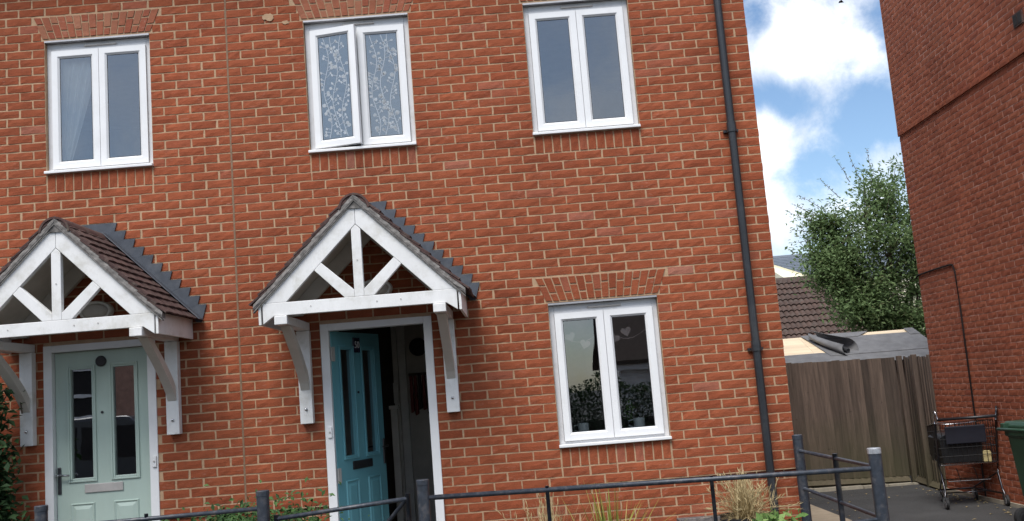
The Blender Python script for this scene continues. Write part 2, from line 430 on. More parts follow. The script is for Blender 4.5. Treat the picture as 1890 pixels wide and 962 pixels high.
def wall_slab(x0, x1, z0, z1, holes, y0, y1, flip=None):
    """slab with rectangular openings, reveals included"""
    mb = MB()
    xs = sorted(set([x0, x1] + [h[0] for h in holes] + [h[1] for h in holes])); zs = sorted(set([z0, z1] + [h[2] for h in holes] + [h[3] for h in holes]))
    solid = {}
    for i in range(len(xs) - 1):
        for j in range(len(zs) - 1):
            mx, mz = (xs[i] + xs[i + 1]) / 2, (zs[j] + zs[j + 1]) / 2
            solid[i, j] = not any(h[0] < mx < h[1] and h[2] < mz < h[3] for h in holes)
    for (i, j), s in solid.items():
        if not s: continue
        a, b, c, d = xs[i], xs[i + 1], zs[j], zs[j + 1]
        mb.add([(a, y0, c), (b, y0, c), (b, y0, d), (a, y0, d)], [(0, 1, 2, 3)])
        mb.add([(a, y1, c), (b, y1, c), (b, y1, d), (a, y1, d)], [(3, 2, 1, 0)])
        for di, dj, q in ((-1, 0, [(a, y1, c), (a, y0, c), (a, y0, d), (a, y1, d)]), (1, 0, [(b, y0, c), (b, y1, c), (b, y1, d), (b, y0, d)]),
                          (0, -1, [(a, y1, c), (b, y1, c), (b, y0, c), (a, y0, c)]), (0, 1, [(a, y0, d), (b, y0, d), (b, y1, d), (a, y1, d)])):
            if not solid.get((i + di, j + dj), False): mb.add(q, [(0, 1, 2, 3)])
    return mb
def lay(bricks, parent, mat, n_single=300, rot=None, seed=1, skip=None):
    """bricks: (centre x, y face, centre z, width, height); the largest in view become objects, the rest one joined part"""
    rnd = random.Random(seed)
    def size(b):
        P = Vector((b[0], b[1], b[2])) if rot is None else rot @ Vector((b[0], b[1], b[2]))
        px, py = pix(*P)
        if not (5 < px < 1885 and 5 < py < 957): return 0
        if skip and any(s[0] < b[0] < s[1] and s[2] < b[2] < s[3] for s in skip): return 0
        nrm = Vector((0, -1, 0)) if rot is None else (rot.to_3x3() @ Vector((0, -1, 0)))
        v = CAM_C - P; return b[3] * b[4] * abs(v.normalized().dot(nrm)) / v.length_squared
    order = sorted(bricks, key=size, reverse=True)
    off = OFF[parent]
    for b in order[:n_single]:
        me = brick_mesh(b[3], b[4], rnd.randrange(6), mat)
        o = bpy.data.objects.new('brick', me); link(o, parent)
        P = Vector(b[:3]) if rot is None else rot @ Vector(b[:3])
        o.location = P - off + Vector((0, 0, 0))
        if rot is not None: o.rotation_euler = rot.to_euler()
        o.rotation_euler.rotate_axis('Y', rnd.uniform(-.006, .006))
    mb = MB()
    for b in order[n_single:]:
        if rot is None: brick_geo(mb, b[0], b[1], b[2], b[3], b[4], rnd, .05, rnd.random())
        else: brick_geo(mb, 0, 0, 0, b[3], b[4], rnd, .05, rnd.random(), rot @ Matrix.Translation(b[:3]))
    mb.build('brickwork', mat + '_joined', parent, tone=True, kind='stuff')
def course_bricks(x0, x1, n0, n1, holes, anchor, flip=False, face=lambda n: 0.0, jit=.003, seed=3, vj=.0063):
    rnd = random.Random(seed); out = []
    for n in range(n0, n1):
        zc = -.075 * n - .0375
        hs = [(h[0], h[1]) for h in holes if h[2] < zc < h[3]]
        ph = 0 if n % 2 == 0 else .1125
        k0 = floor((x0 - anchor - ph) / .225) - 1; k = k0
        while anchor + ph + k * .225 < x1:
            a = max(anchor + ph + k * .225 + vj, x0); b = min(anchor + ph + (k + 1) * .225 - vj, x1); k += 1
            if b - a < .03: continue
            for s0, s1 in split_seg(a, b, hs):
                wd = round((s1 - s0) * 500) / 500
                if wd < .2 and abs(wd - .1125 + 2 * vj) < .006: wd = round(.1125 - 2 * vj, 3)
                if wd > .2: wd = round(.225 - 2 * vj, 3) + rnd.choice((-.003, 0, 0, .002))
                out.append(((s0 + s1) / 2 + rnd.uniform(-jit, jit) * .5, face(n) + rnd.uniform(-.0012, .0006), zc + rnd.uniform(-.001, .001), wd,   .0634 + rnd.choice((-.001, 0, .001))))
    return out
BW = .0                                           # face of the upper brickwork; plinth is set back
def front_face(n): return 0.0 if n < 57 else .022
def arch(parent, xl, zh, mat):
    """flat splayed arch of cut bricks, three courses tall, over an opening .91 m wide"""
    zt = zh + .222; n = 16; off = OFF[parent]
    xb0, xb1, xt0, xt1 = xl - .014, xl + .924, xl - .095, xl + 1.007
    for i in range(n):
        for seg in range(2):
            cut = .34 if i % 2 else .66
            t0, t1 = (0, cut) if seg == 0 else (cut, 1)
            P = []
            for u, t in ((i, t0), (i + 1, t0), (i + 1, t1), (i, t1)):
                f = u / n; xb = xb0 + (xb1 - xb0) * f; xt = xt0 + (xt1 - xt0) * f
                P.append(Vector((xb + (xt - xb) * t, 0, zh + .008 + (zt - zh - .012) * t)))
            c = sum(P, Vector()) / 4
            Q = [c + (p - c) * (1 - .010 / max((p - c).length, .03)) for p in P]
            mb = MB(); y = R_.uniform(-.003, 0)
            mb.prism([(q.x - c.x, q.z - c.z) for q in Q], y, .05)
            o = mb.build('arch_brick', mat, parent, world=False, bevel=0); o.location = c - off
def soldiers(parent, xl, zs, mat):
    off = OFF[parent]
    for i in range(12):
        x = xl + .005 + .075 * i
        me = brick_mesh(.0635, .146, i % 3, mat)
        o = bpy.data.objects.new('sill_brick', me); link(o, parent); o.location = Vector((x + .0375, R_.uniform(-.002, .001), zs)) - off

# ------------------------------------------------------------------ windows and doors
def window(house, x0, zt, open_left=False, pane_mat='glass', film=False):
    """two-sash casement .91 wide, opening from zt down to zt-1.185"""
    W, H = .91, 1.185; zb = zt - H; yf = .045
    win = MB()
    win.box(x0 + .002, x0 + .044, yf, yf + .07, zb + .02, zt - .02).box(x0 + W - .044, x0 + W - .002, yf, yf + .07, zb + .02, zt - .02)
    win.box(x0 + .044, x0 + W - .044, yf, yf + .07, zt - .092, zt - .02).box(x0 + .044, x0 + W - .044, yf, yf + .07, zb + .02, zb + .042)
    win.box(x0 + W / 2 - .022, x0 + W / 2 + .022, yf + .001, yf + .07, zb + .042, zt - .092)
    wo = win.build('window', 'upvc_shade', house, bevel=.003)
    MB().box(x0 + .001, x0 + W - .001, -.004, .12, zt - .019, zt - .004).build('lintel', 'steel_lintel', wo)
    MB().box(x0 - .006, x0 + W + .004, -.034, .05, zb - .004, zb + .020).build('sill', 'upvc', wo, bevel=.004)
    MB().box(x0 + .33, x0 + .61, yf - .016, yf - .001, zt - .062, zt - .044).build('trickle_vent', 'vent_plastic', wo, bevel=.003)
    for k, (a, b) in enumerate(((x0 + .046, x0 + .453), (x0 + .457, x0 + .864))):
        z0, z1, r = zb + .044, zt - .090, .066
        ys, ye = yf - .018, yf - .001
        h = Vector((a, yf, 0)); 
        mb = MB()
        # mitred sash profile with a sloped bead to the glass
        out_ = [(a, z0), (b, z0), (b, z1), (a, z1)]; mid = [(a + .05, z0 + .05), (b - .05, z0 + .05), (b - .05, z1 - .05), (a + .05, z1 - .05)]
        inn = [(a + r, z0 + r), (b - r, z0 + r), (b - r, z1 - r), (a + r, z1 - r)]
        vs = [(x, ye + .03, z) for x, z in out_] + [(x, ys, z) for x, z in out_] + [(x, ys, z) for x, z in mid] + [(x, ys + .014, z) for x, z in inn] + [(x, ye + .03, z) for x, z in inn]
        fs = []
        for L in range(4):
            for i in range(4): fs.append((L * 4 + i, L * 4 + (i + 1) % 4, (L + 1) * 4 + (i + 1) % 4, (L + 1) * 4 + i))
        for i in range(4): fs.append((16 + i, 16 + (i + 1) % 4, (i + 1) % 4, i))
        ga = MB(); gp = ys + .016
        g4 = [(a + r - .004, z0 + r - .004), (b - r + .004, z0 + r - .004), (b - r + .004, z1 - r + .004), (a + r - .004, z1 - r + .004)]
        ga.add([(x, gp, z) for x, z in g4], [(0, 1, 2, 3)])
        gk = MB()
        for q in ((a + r, a + r + .004, z0 + r, z1 - r), (b - r - .004, b - r, z0 + r, z1 - r), (a + r + .004, b - r - .004, z0 + r, z0 + r + .004), (a + r + .004, b - r - .004, z1 - r - .004, z1 - r)):
            gk.box(q[0], q[1], gp - .003, gp - .001, q[2], q[3])
        rot = None
        if open_left and k == 0:
            rot = Matrix.Translation((a, ys, 0)) @ Matrix.Rotation(radians(-12), 4, 'Z') @ Matrix.Translation((-a, -ys, 0))
        fl = floral(a + r + .01, b - r - .01, z0 + r + .01, z1 - r - .01, gp - .0012, k) if film else None
        mb.add(vs, fs)
        for q in (mb, ga, gk, fl):
            if q is not None and rot is not None: q.v = [tuple(rot @ Vector(v)) for v in q.v]
        mb.build('sash', 'upvc', wo)
        ga.build('pane', pane_mat, wo); gk.build('gasket', 'gasket', wo)
        if fl: fl.build('floral_film', 'film_white', wo, kind='stuff')
    return wo
def floral(x0, x1, z0, z1, y, k):
    """frosted floral transfer: curling stems, flowers and leaves"""
    r = random.Random(31 + k); mb = MB()
    def ribbon(pts, w_):
        for p, q in zip(pts[:-1], pts[1:]):
            d = Vector((q[0] - p[0], 0, q[1] - p[1])); n = Vector((-d.z, 0, d.x)).normalized() * w_
            mb.add([(p[0] - n.x, y, p[1] - n.z), (q[0] - n.x, y, q[1] - n.z), (q[0] + n.x, y, q[1] + n.z), (p[0] + n.x, y, p[1] + n.z)], [(0, 1, 2, 3)])
    def disc(cx, cz, rr, n=8):
        mb.add([(cx + rr * cos(2 * pi * i / n), y, cz + rr * sin(2 * pi * i / n)) for i in range(n)], [tuple(range(n))])
    def petal(cx, cz, a, l, w_):
        d = (cos(a), sin(a)); n = (-d[1], d[0])
        mb.add([(cx + d[0] * t * l + n[0] * s * w_, y, cz + d[1] * t * l + n[1] * s * w_) for t, s in ((.1, 0), (.5, -1), (1, -.4), (1, .4), (.5, 1))], [(0, 1, 2, 3, 4)])
    def flower(cx, cz, s):
        kind = r.randrange(3)
        if kind == 0:
            for i in range(6): petal(cx, cz, i * pi / 3, s, s * .26)
        elif kind == 1:
            for i in range(12): 
                a = i * pi / 6; ribbon([(cx + cos(a) * s * .2, cz + sin(a) * s * .2), (cx + cos(a) * s, cz + sin(a) * s)], .0013); disc(cx + cos(a) * s, cz + sin(a) * s, .0038, 6)
        else:
            disc(cx, cz, s * .28)
            for i in range(8): disc(cx + cos(i * pi / 4) * s * .68, cz + sin(i * pi / 4) * s * .68, s * .24, 6)
    W_ = x1 - x0
    for st in range(3):
        bx = x0 + W_ * (.2 + .3 * st); amp = W_ * .11; ph = r.uniform(0, 6)
        f = lambda z: bx + amp * sin((z - z0) * 11 + ph)
        zz = [z0 + (z1 - z0) * i / 46 for i in range(47)]
        ribbon([(f(z), z) for z in zz], .0019)
        for z in [z0 + .02 + i * .029 for i in range(int((z1 - z0 - .04) / .029))]:
            a = r.choice((-1, 1)); l = r.uniform(.018, .045); ex, ez = f(z) + a * l, z + r.uniform(.008, .03)
            ex = min(max(ex, x0 + .012), x1 - .012); ez = min(ez, z1 - .012)
            ribbon([(f(z), z), ((f(z) + ex) / 2, z + .004), (ex, ez)], .0014)
            if r.random() < .48: flower(ex, ez, r.uniform(.010, .0165))
            else:
                for q in (-.7, 0, .7): petal(ex, ez, (0 if a > 0 else pi) + q + .4, .016, .0056)
    return mb
def door(house, hx, hz_top, paint, rz, frame_x0, frame_x1, number=None, hardware='green'):
    """panelled composite door with two tall lights; local origin at the hinge side, top"""
    zt, zb = hz_top, -4.96
    fr = MB()
    fr.box(frame_x0, frame_x0 + .07, -.006, .10, zb, -2.80).box(frame_x1 - .07, frame_x1, -.006, .10, zb, -2.80)
    fr.box(frame_x0 + .07, frame_x1 - .07, -.006, .10, -2.858, -2.80)
    fo = fr.build('door_frame', 'upvc', house, bevel=.004)
    MB().box(frame_x0, frame_x1, -.05, .10, zb - .05, zb).build('threshold', 'vent_plastic', fo)
    leaf_origin = Vector((hx, .05, 0))
    Wd = .79
    mb = MB()
    holes = [(.13, .302, -3.90 - 0, -3.01), (.482, .655, -3.90, -3.01)]
    sl = wall_slab(0, Wd, zb + .01, zt, holes, 0, .044); mb.v, mb.f, mb.t = sl.v, sl.f, sl.t
    dr = bpy.data.objects.new('door', mb.mesh('door', paint)); link(dr, house); dr.location = leaf_origin - OFF[house]; dr.rotation_euler.z = rz
    OFF[dr] = Vector((0, 0, 0))
    def part(name, mbx, mat, **kw): return mbx.build(name, mat, dr, world=False, **kw)
    for h in holes:
        gl = MB(); gl.add([(h[0], .02, h[2]), (h[1], .02, h[2]), (h[1], .02, h[3]), (h[0], .02, h[3])], [(0, 1, 2, 3)])
        part('pane', gl, 'glass_door' if 'glass_door' in M else 'glass_dark')
        md = MB()
        for k, (o_, y) in enumerate(((.032, -.014), (.016, -.008))):
            x0, x1, z0, z1 = h[0] - o_, h[1] + o_, h[2] - o_, h[3] + o_; t = .016
            md.box(x0, x0 + t, y, -.0005, z0, z1).box(x1 - t, x1, y, -.0005, z0, z1).box(x0 + t, x1 - t, y, -.0005, z0, z0 + t).box(x0 + t, x1 - t, y, -.0005, z1 - t, z1)
        part('glazing_bead', md, paint, bevel=.004)
    for x0, x1 in ((.11, .312), (.464, .672)):
        pn = MB()
        for d, y in ((0, -.004), ):
            a = [(x0, -4.78), (x1, -4.78), (x1, -4.10), (x0, -4.10)]
            b_ = [(x0 + .022, -4.758), (x1 - .022, -4.758), (x1 - .022, -4.122), (x0 + .022, -4.122)]
            c_ = [(x0 + .05, -4.73), (x1 - .05, -4.73), (x1 - .05, -4.15), (x0 + .05, -4.15)]
            vs = [(x, -.0006, z) for x, z in a] + [(x, -.012, z) for x, z in [(p[0] + (.008 if i in (0, 3) else -.008), p[1] + (.008 if i < 2 else -.008)) for i, p in enumerate(a)]] + [(x, -.003, z) for x, z in b_] + [(x, -.012, z) for x, z in c_]
            fs = [(L * 4 + i, L * 4 + (i + 1) % 4, L * 4 + 4 + (i + 1) % 4, L * 4 + 4 + i) for L in range(3) for i in range(4)] + [(12, 13, 14, 15)]
            pn.add(vs, fs)
        part('door_panel', pn, paint)
    lb = MB().box(.23, .545, -.012, -.0005, -4.022, -3.952)
    lo = part('letterbox', lb, 'vent_plastic' if hardware == 'green' else 'black_plastic', bevel=.004)
    MB().box(.25, .525, -.016, -.0125, -4.008, -3.966).build('flap', 'vent_plastic' if hardware == 'green' else 'black_plastic', None)if False else None
    sp = MB().lathe([(.011, -.008), (.011, 0)], (.385, 0, -3.377), 12, 'y'); part('spyhole', sp, 'black_plastic')
    if hardware == 'green':
        part('knocker', MB().lathe([(.0, -.02), (.036, -.02), (.045, -.012), (.045, 0)], (.385, 0, -2.955), 24, 'y'), 'black_plastic')
        hd = MB().box(.008, .038, -.012, 0, -4.02, -3.80); part('handle_plate', hd, 'dark_chrome', bevel=.005)
        part('handle', MB().tube([(.022, -.01, -3.865), (.022, -.05, -3.865), (.05, -.055, -3.865), (.125, -.055, -3.868)], .009, 8), 'chrome', smooth=True)
    else:
        part('handle_plate', MB().box(.745, .775, -.012, 0, -4.02, -3.80), 'dark_chrome', bevel=.005)
        part('handle', MB().tube([(.76, -.01, -3.865), (.76, -.05, -3.865), (.73, -.055, -3.865), (.655, -.055, -3.868)], .009, 8), 'dark_chrome', smooth=True)
        part('number_plaque', MB().box(.335, .445, -.010, -.0005, -3.035, -2.905), 'plaque', bevel=.004)
        for z in (-3.05, -4.05): part('hinge', MB().box(-.012, .03, -.014, -.0005, z - .06, z + .06), 'vent_plastic')
        cu = bpy.data.curves.new('digits', 'FONT'); cu.body = number; cu.size = .082; cu.align_x = 'CENTER'; cu.align_y = 'CENTER'; cu.extrude = .001
        tmp = bpy.data.objects.new('tmp', cu); COL.objects.link(tmp); bpy.context.view_layer.update()
        me = bpy.data.meshes.new_from_object(tmp.evaluated_get(bpy.context.evaluated_depsgraph_get())); bpy.data.objects.remove(tmp)
        me.materials.clear(); me.materials.append(M['digit_white'])
        o = bpy.data.objects.new('number_digits', me); link(o, dr); o.location = (.39, -.0125, -2.97); o.rotation_euler = (pi / 2, 0, 0)
    return dr
def bell(house, x, z):
    b_ = MB().box(x - .016, x + .016, -.022, -.0065, z - .045, z + .045)
    o = b_.build('doorbell', 'upvc', house, bevel=.003)
    MB().lathe([(.008, -.027), (.008, -.0225)], (x, 0, z), 10, 'y').build('bell_push', 'vent_plastic', o)
glass_mat('glass_door', .28, tint=(.22, .22, .22))

# ------------------------------------------------------------------ the two terraced houses
def house(x0, x1, label, anchor, wins, door_hole, seed, tan_arches, skip):
    H = thing('terraced_house', label, 'house', (x0 if anchor > x0 else x1, 0, GZ), group='brick terraced houses')
    zt = .56; holes = []
    for (xl, zh) in wins: holes.append((xl, xl + .91, zh - 1.185, zh))
    holes.append(door_hole)
    full = holes + []
    zones = []
    for (xl, zh) in wins:
        zones.append((xl - .005, xl + .915, zh - 1.185 - .15, zh))
    # soldier course under each sill and the splayed arch above replace ordinary bricks
    bh = [(z[0], z[1], z[2], z[3]) for z in zones] + [door_hole]
    br = course_bricks(x0 + (.007 if anchor == x0 else 0), x1 - (.007 if anchor == x1 else .0), -7, 70, bh, anchor, face=front_face, seed=seed, vj=.0085 if anchor == x1 else .0063)
    # trim the bricks that meet an arch to its slanting ends
    out = []
    for b in br:
        keep = [(b[0] - b[3] / 2, b[0] + b[3] / 2)]
        for (xl, zh) in wins:
            if zh < b[2] < zh + .225:
                t = (b[2] - zh) / .222
                keep = [s for k in keep for s in split_seg(k[0], k[1], [(xl - .017 - .076 * t, xl + .927 + .078 * t)])]
        for s0, s1 in keep: out.append(((s0 + s1) / 2, b[1], b[2], s1 - s0, b[4]))
    up = [(h[0], h[1], max(h[2], -4.28), h[3]) for h in holes]; lo = [(door_hole[0], door_hole[1], GZ - .3, -4.2)]
    sl = wall_slab(x0, x1, -4.278, zt, up, .0048, .30); lw = wall_slab(x0, x1, GZ - .2, -4.2781, lo, .0268, .30); sl.add(lw.v, lw.f)
    walls = sl.build('wall', 'mortar', H)
    lay(out, walls, 'brick', 300, seed=seed, skip=skip)
    for i, (xl, zh) in enumerate(wins):
        arch(walls, xl, zh, 'brick_tan' if i in tan_arches else 'brick'); soldiers(walls, xl + 0, zh - 1.2695, 'brick')
    # shell behind the front wall
    sx0, sx1 = x0, x1; D = 8.2
    MB().box(sx0, sx0 + .25, .31, D, GZ - .2, zt).box(sx1 - .25, sx1, .31, D, GZ - .2, zt).box(sx0 + .26, sx1 - .26, D - .28, D - .001, GZ - .2, zt).build('outer_wall', 'opp_brick', H)
    MB().box(sx0 + .26, sx1 - .26, .31, D - .3, -5.1, -4.99).box(sx0 + .26, sx1 - .26, .31, D - .3, -2.45, -2.2).box(sx0 + .26, sx1 - .26, .31, D - .3, .30, .5).build('floor', 'interior_wall', H)
    MB().box(sx0 + .255, sx0 + .29, .31, D - .3, -4.98, .29).box(sx1 - .29, sx1 - .255, .31, D - .3, -4.98, .29).box(sx0 + .30, sx1 - .30, 4.2, 4.3, -4.98, .29).build('inner_wall', 'interior_wall', H)
    # eaves and roof, above the picture
    MB().box(sx0, sx1, -.22, -.20, zt - .02, zt + .16).box(sx0, sx1, -.198, -.005, zt - .005, zt + .02).build('fascia', 'soffit_white', H)
    MB().prism([(-.3, zt + .13), (4.1, zt + 3.2), (8.5, zt + .13), (8.5, zt + .21), (4.1, zt + 3.3), (-.3, zt + .21)], sx0, sx1, 'x').build('roof', 'garage_tile_joined', H)
    return H, walls
GD = (-1.63, -.70, GZ + .2, -2.80); BD = (.672, 1.605, GZ + .2, -2.80)
H1, W1 = house(-5.4, 0.0, 'left brick terraced house with pale green front door', 0.0, [(-1.58, -.15)], GD, 11, {0}, [(-2.2, 0.0, -2.75, -1.9)])
H2, W2 = house(0.0, 4.495, 'right brick terraced house with open turquoise front door', 0.0, [(.67, -.15), (2.5825, -.15), (2.5825, -2.775)], BD, 12, {0}, [(.35, 1.9, -2.75, -1.9)])
MB().box(-.0076, .0076, .0005, .0062, GZ, .55).build('movement_joint', 'sealant', W1)
window(H1, -1.58, -.15, pane_mat='glass_upper')
window(H2, .67, -.15, open_left=True, film=True, pane_mat='glass_film')
window(H2, 2.5825, -.15, pane_mat='glass_upper')
window(H2, 2.5825, -2.775)
door(H1, -1.556, -2.862, 'green_paint', 0, -1.63, -.70)
door(H2, .752, -2.862, 'blue_paint', radians(68), .675, 1.605, number='50', hardware='blue')
bell(H1, -.728, -3.81); bell(H2, .716, -3.69)

def smear(cx_, cz_, rx, rz_, seed):
    r = random.Random(seed); n = 18
    pts = [(cx_ + rx * (1 + r.uniform(-.35, .2)) * cos(2 * pi * i / n), cz_ + rz_ * (1 + r.uniform(-.35, .2)) * sin(2 * pi * i / n)) for i in range(n)]
    MB().prism(pts, -.0055, -.001).build('mortar_smear', 'mortar', W2)
smear(.372, -.095, .055, .035, 3); smear(.52, -.155, .03, .02, 4)

# ------------------------------------------------------------------ door canopies
def canopy(cx, label):
    T = thing('door_canopy', label, 'canopy', (cx, 0, -2.85), group='timber door canopies')
    yf, yb = -.79, -.745
    def P(poly, name, mat='white_paint', a=yf, b=yb, parent=T, bev=.003):
        return MB().prism([(cx + u, v) for u, v in poly], a, b).build(name, mat, parent, bevel=bev)
    for s in (-1, 1):
        P([(0, -1.955), (0, -2.122), (s * .55, -2.677), (s * .755, -2.677), (s * .733, -2.69)] if False else
          [(s * .001, -1.957), (s * .001, -2.122), (s * .556, -2.677), (s * .72, -2.677)], 'rafter')
        P([(s * .037, -2.624), (s * .037, -2.6765), (s * .112, -2.6765), (s * .331, -2.454), (s * .277, -2.400)], 'strut')
    P([(-.733, -2.835), (-.735, -2.678), (.735, -2.678), (.733, -2.835), (.65, -2.776), (-.65, -2.776)] , 'tie_beam', a=yf - .002, b=yb)
    P([(-.036, -2.677), (.036, -2.677), (.036, -2.162), (.0, -2.126), (-.036, -2.162)], 'king_post', a=yf - .001)
    for x, z in ((-.32, -2.72), (-.1, -2.735), (.18, -2.72), (.45, -2.73), (0, -2.40)):
        pass
    sc_ = MB()
    for x, z in ((-.37, -2.722), (.13, -2.725), (.31, -2.722), (.0, -2.40)): sc_.lathe([(.005, -.0035), (.005, 0)], (cx + x, yf - .002, z), 8, 'y')
    sc_.build('screw', 'vent_plastic', T)
    # wall rafters, soffit boards and inner purlins seen through the truss
    for s in (-1, 1):
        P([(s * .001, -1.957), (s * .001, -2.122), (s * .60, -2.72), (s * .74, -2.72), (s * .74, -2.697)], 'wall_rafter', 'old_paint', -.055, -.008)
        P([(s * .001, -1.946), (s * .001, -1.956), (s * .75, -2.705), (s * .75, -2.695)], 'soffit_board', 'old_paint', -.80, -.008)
        MB().box(cx + s * .756 - .010, cx + s * .756 + .010, -.795, -.008, -2.838, -2.672).build('side_fascia', 'white_paint', T, bevel=.003)
        # bracket: wall post, curved brace and bearer
        bx = cx + s * .598
        br = MB().box(bx - .052, bx + .052, -.078, -.006, -3.605, -2.848).build('bracket', 'white_paint', T, bevel=.004)
        MB().box(bx - .048, bx + .048, -.812, -.008, -2.845, -2.779).build('bearer', 'white_paint', br, bevel=.005)
        up = []; dn = []
        for i in range(9):
            t = i / 8; y = -.079 - .56 * t ** 1.15; z = -3.33 + .48 * t ** .92
            up.append((y + .0, z + .075 * (1 - .15 * t))); dn.append((y - .055 * t, z))
        poly = [(-.079, -3.335)] + [(-.079 - .60 * (t := i / 8) ** 1.25, -3.335 + .488 * t) for i in range(1, 9)] + [(-.079 - .50 * (t := i / 8) ** 1.25, -3.225 + .378 * t) for i in range(8, -1, -1)]
        MB().prism(poly, bx - .036, bx + .036, 'x').build('brace', 'brace_paint', br, bevel=.003)
        MB().lathe([(0, -.012), (.009, -.010), (.013, -.003), (.013, 0)], (bx + .0, -.078, -3.49), 10, 'y').build('bolt', 'chrome', br, smooth=True)
    # verge: undercloak, mortar bed, tiles
    for s in (-1, 1):
        vbed(T, cx, s)
        P([(s * .0005, -1.936), (s * .0005, -1.946), (s * .80, -2.745), (s * .80, -2.735)], 'undercloak', 'verge_mortar', -.812, -.77, bev=0)
        u = Vector((s * cos(pi / 4), 0, -sin(pi / 4))); n_ = Vector((s * sin(pi / 4), 0, cos(pi / 4)))
        for c in range(12):
            d1 = 1.165 - c * .1; d0 = d1 - .175
            if d0 < .04: d0 = .04
            if d1 - d0 < .04: continue
            ys = [-.808, -.65, -.485, -.32, -.155, -.01] if c % 2 == 0 else [-.812, -.73, -.565, -.40, -.235, -.07, -.01]
            for a, b in zip(ys[:-1], ys[1:]):
                if b - a < .05: continue
                key = (round(b - a, 3), round(d1 - d0, 3))
                if key not in TILE:
                    mb = MB(); wd, ln = b - a - .004, d1 - d0
                    # slightly cambered plain tile, nibs left out
                    vs = []
                    for k in range(5):
                        v = -wd / 2 + wd * k / 4; cam_ = .004 * (1 - (2 * k / 4 - 1) ** 2)
                        vs += [(0, v, cam_), (ln, v, cam_), (0, v, cam_ - .013), (ln, v, cam_ - .013)]
                    fs = []
                    for k in range(4):
                        q = k * 4; r = q + 4
                        fs += [(q, q + 1, r + 1, r), (q + 2, r + 2, r + 3, q + 3), (q + 1, q + 3, r + 3, r + 1), (q, r, r + 2, q + 2)]
                    fs += [(0, 2, 3, 1), (16, 17, 19, 18)]
                    mb.add(vs, fs); TILE[key] = mb.mesh('roof_tile', 'roof_tile')
                o = bpy.data.objects.new('roof_tile', TILE[key]); link(o, T)
                tilt = .012 + R_.uniform(-.003, .004)
                base = Vector((cx, (a + b) / 2, -1.866)) + u * d0 + n_ * (.004 + R_.uniform(0, .003))
                X = (u * cos(tilt * 6) + n_ * sin(tilt * 6)).normalized() if False else (u + n_ * (.14 + R_.uniform(-.02, .02))).normalized()
                Z = (n_ - u * .14).normalized(); Y = Z.cross(X)
                if s < 0: pass
                mtx = Matrix((X, Y, Z)).transposed().to_4x4(); mtx.translation = base - n_ * .012 - OFF[T]
                o.matrix_local = mtx
        # stepped lead flashing dressed into the brick courses
        pts = [(s * .045, -1.905), (s * .045, -1.803)]
        for i in range(10):
            x = .155 + .0755 * i; z = -1.803 - .075 * i
            pts += [(s * x, z), (s * (x - .022), z - .075 + .0005)]
        pts += [(s * .886, -2.553), (s * .842, -2.675), (s * .80, -2.69)]
        pts = [p for i, p in enumerate(pts) if i == 0 or (abs(p[0] - pts[i - 1][0]) + abs(p[1] - pts[i - 1][1])) > 1e-4]
        low = [(s * .80, -2.72), (s * .02, -1.94)]
        if s > 0: poly = pts + low
        else: poly = pts + low
        fb = MB(); fr_ = -.0105
        # as a fan of step pieces so that the concave outline stays clean
        for i in range(10):
            x = .155 + .0755 * i; z = -1.803 - .075 * i; xi = max(x - .10, .03)
            zl = -1.90 - (x - .022); 
            fb.prism([(cx + s * (x - .19 if x > .25 else .03), z), (cx + s * x, z), (cx + s * (x - .022), z - .0755), (cx + s * (x - .19 if x > .25 else .03), z - .0755 - .06)], fr_ - .0006 * (i % 2), -.001)
        if s > 0: fb.box(cx - .032, cx + .032, fr_ + .0003, -.001, -1.96, -1.8032)
        fb.prism([(cx + s * .70, -2.553), (cx + s * .886, -2.553), (cx + s * .842, -2.70), (cx + s * .80, -2.70)], fr_, -.001)
        fl = fb.build('lead_flashing', 'lead', T, kind=None)
        q0, q1 = .05, 1.19
        Mx = Matrix((u, Vector((0, 1, 0)), n_)).transposed().to_4x4(); Mx.translation = (cx, 0, -1.866)
        MB().box(.07, 1.185, -.115, -.008, .022, .030, M4=Mx).build('lead_apron', 'lead', T, bevel=.004)
    # ridge: three half-round tiles with a mortar-filled front end
    for k in range(3):
        y0, y1 = -.815 + k * .27, -.815 + (k + 1) * .27 - .006
        if k == 2: y1 = -.004
        mb = MB(); n = 14; ro, ri = .118, .102; cz = -2.003
        ring = [(ro * cos(pi * i / n), ro * sin(pi * i / n)) for i in range(n + 1)] + [(ri * cos(pi * i / n), ri * sin(pi * i / n)) for i in range(n, -1, -1)]
        vs = [(cx + a, y, cz + b) for y in (y0, y1) for a, b in ring]; N = len(ring)
        fs = [(i, (i + 1) % N, (i + 1) % N + N, i + N) for i in range(N)]
        for i in range(n): fs += [(i, N - 1 - i, N - 2 - i, i + 1), (N + i, N + i + 1, 2 * N - 2 - i, 2 * N - 1 - i)]
        mb.add(vs, fs); arc_shade(mb.build('ridge_tile', 'ridge_clay', T))
    MB().prism([(cx + .1015 * cos(pi * i / 14), -2.003 + .1015 * sin(pi * i / 14)) for i in range(15)], -.803, -.70).build('ridge_bedding', 'verge_mortar', T)
    return T
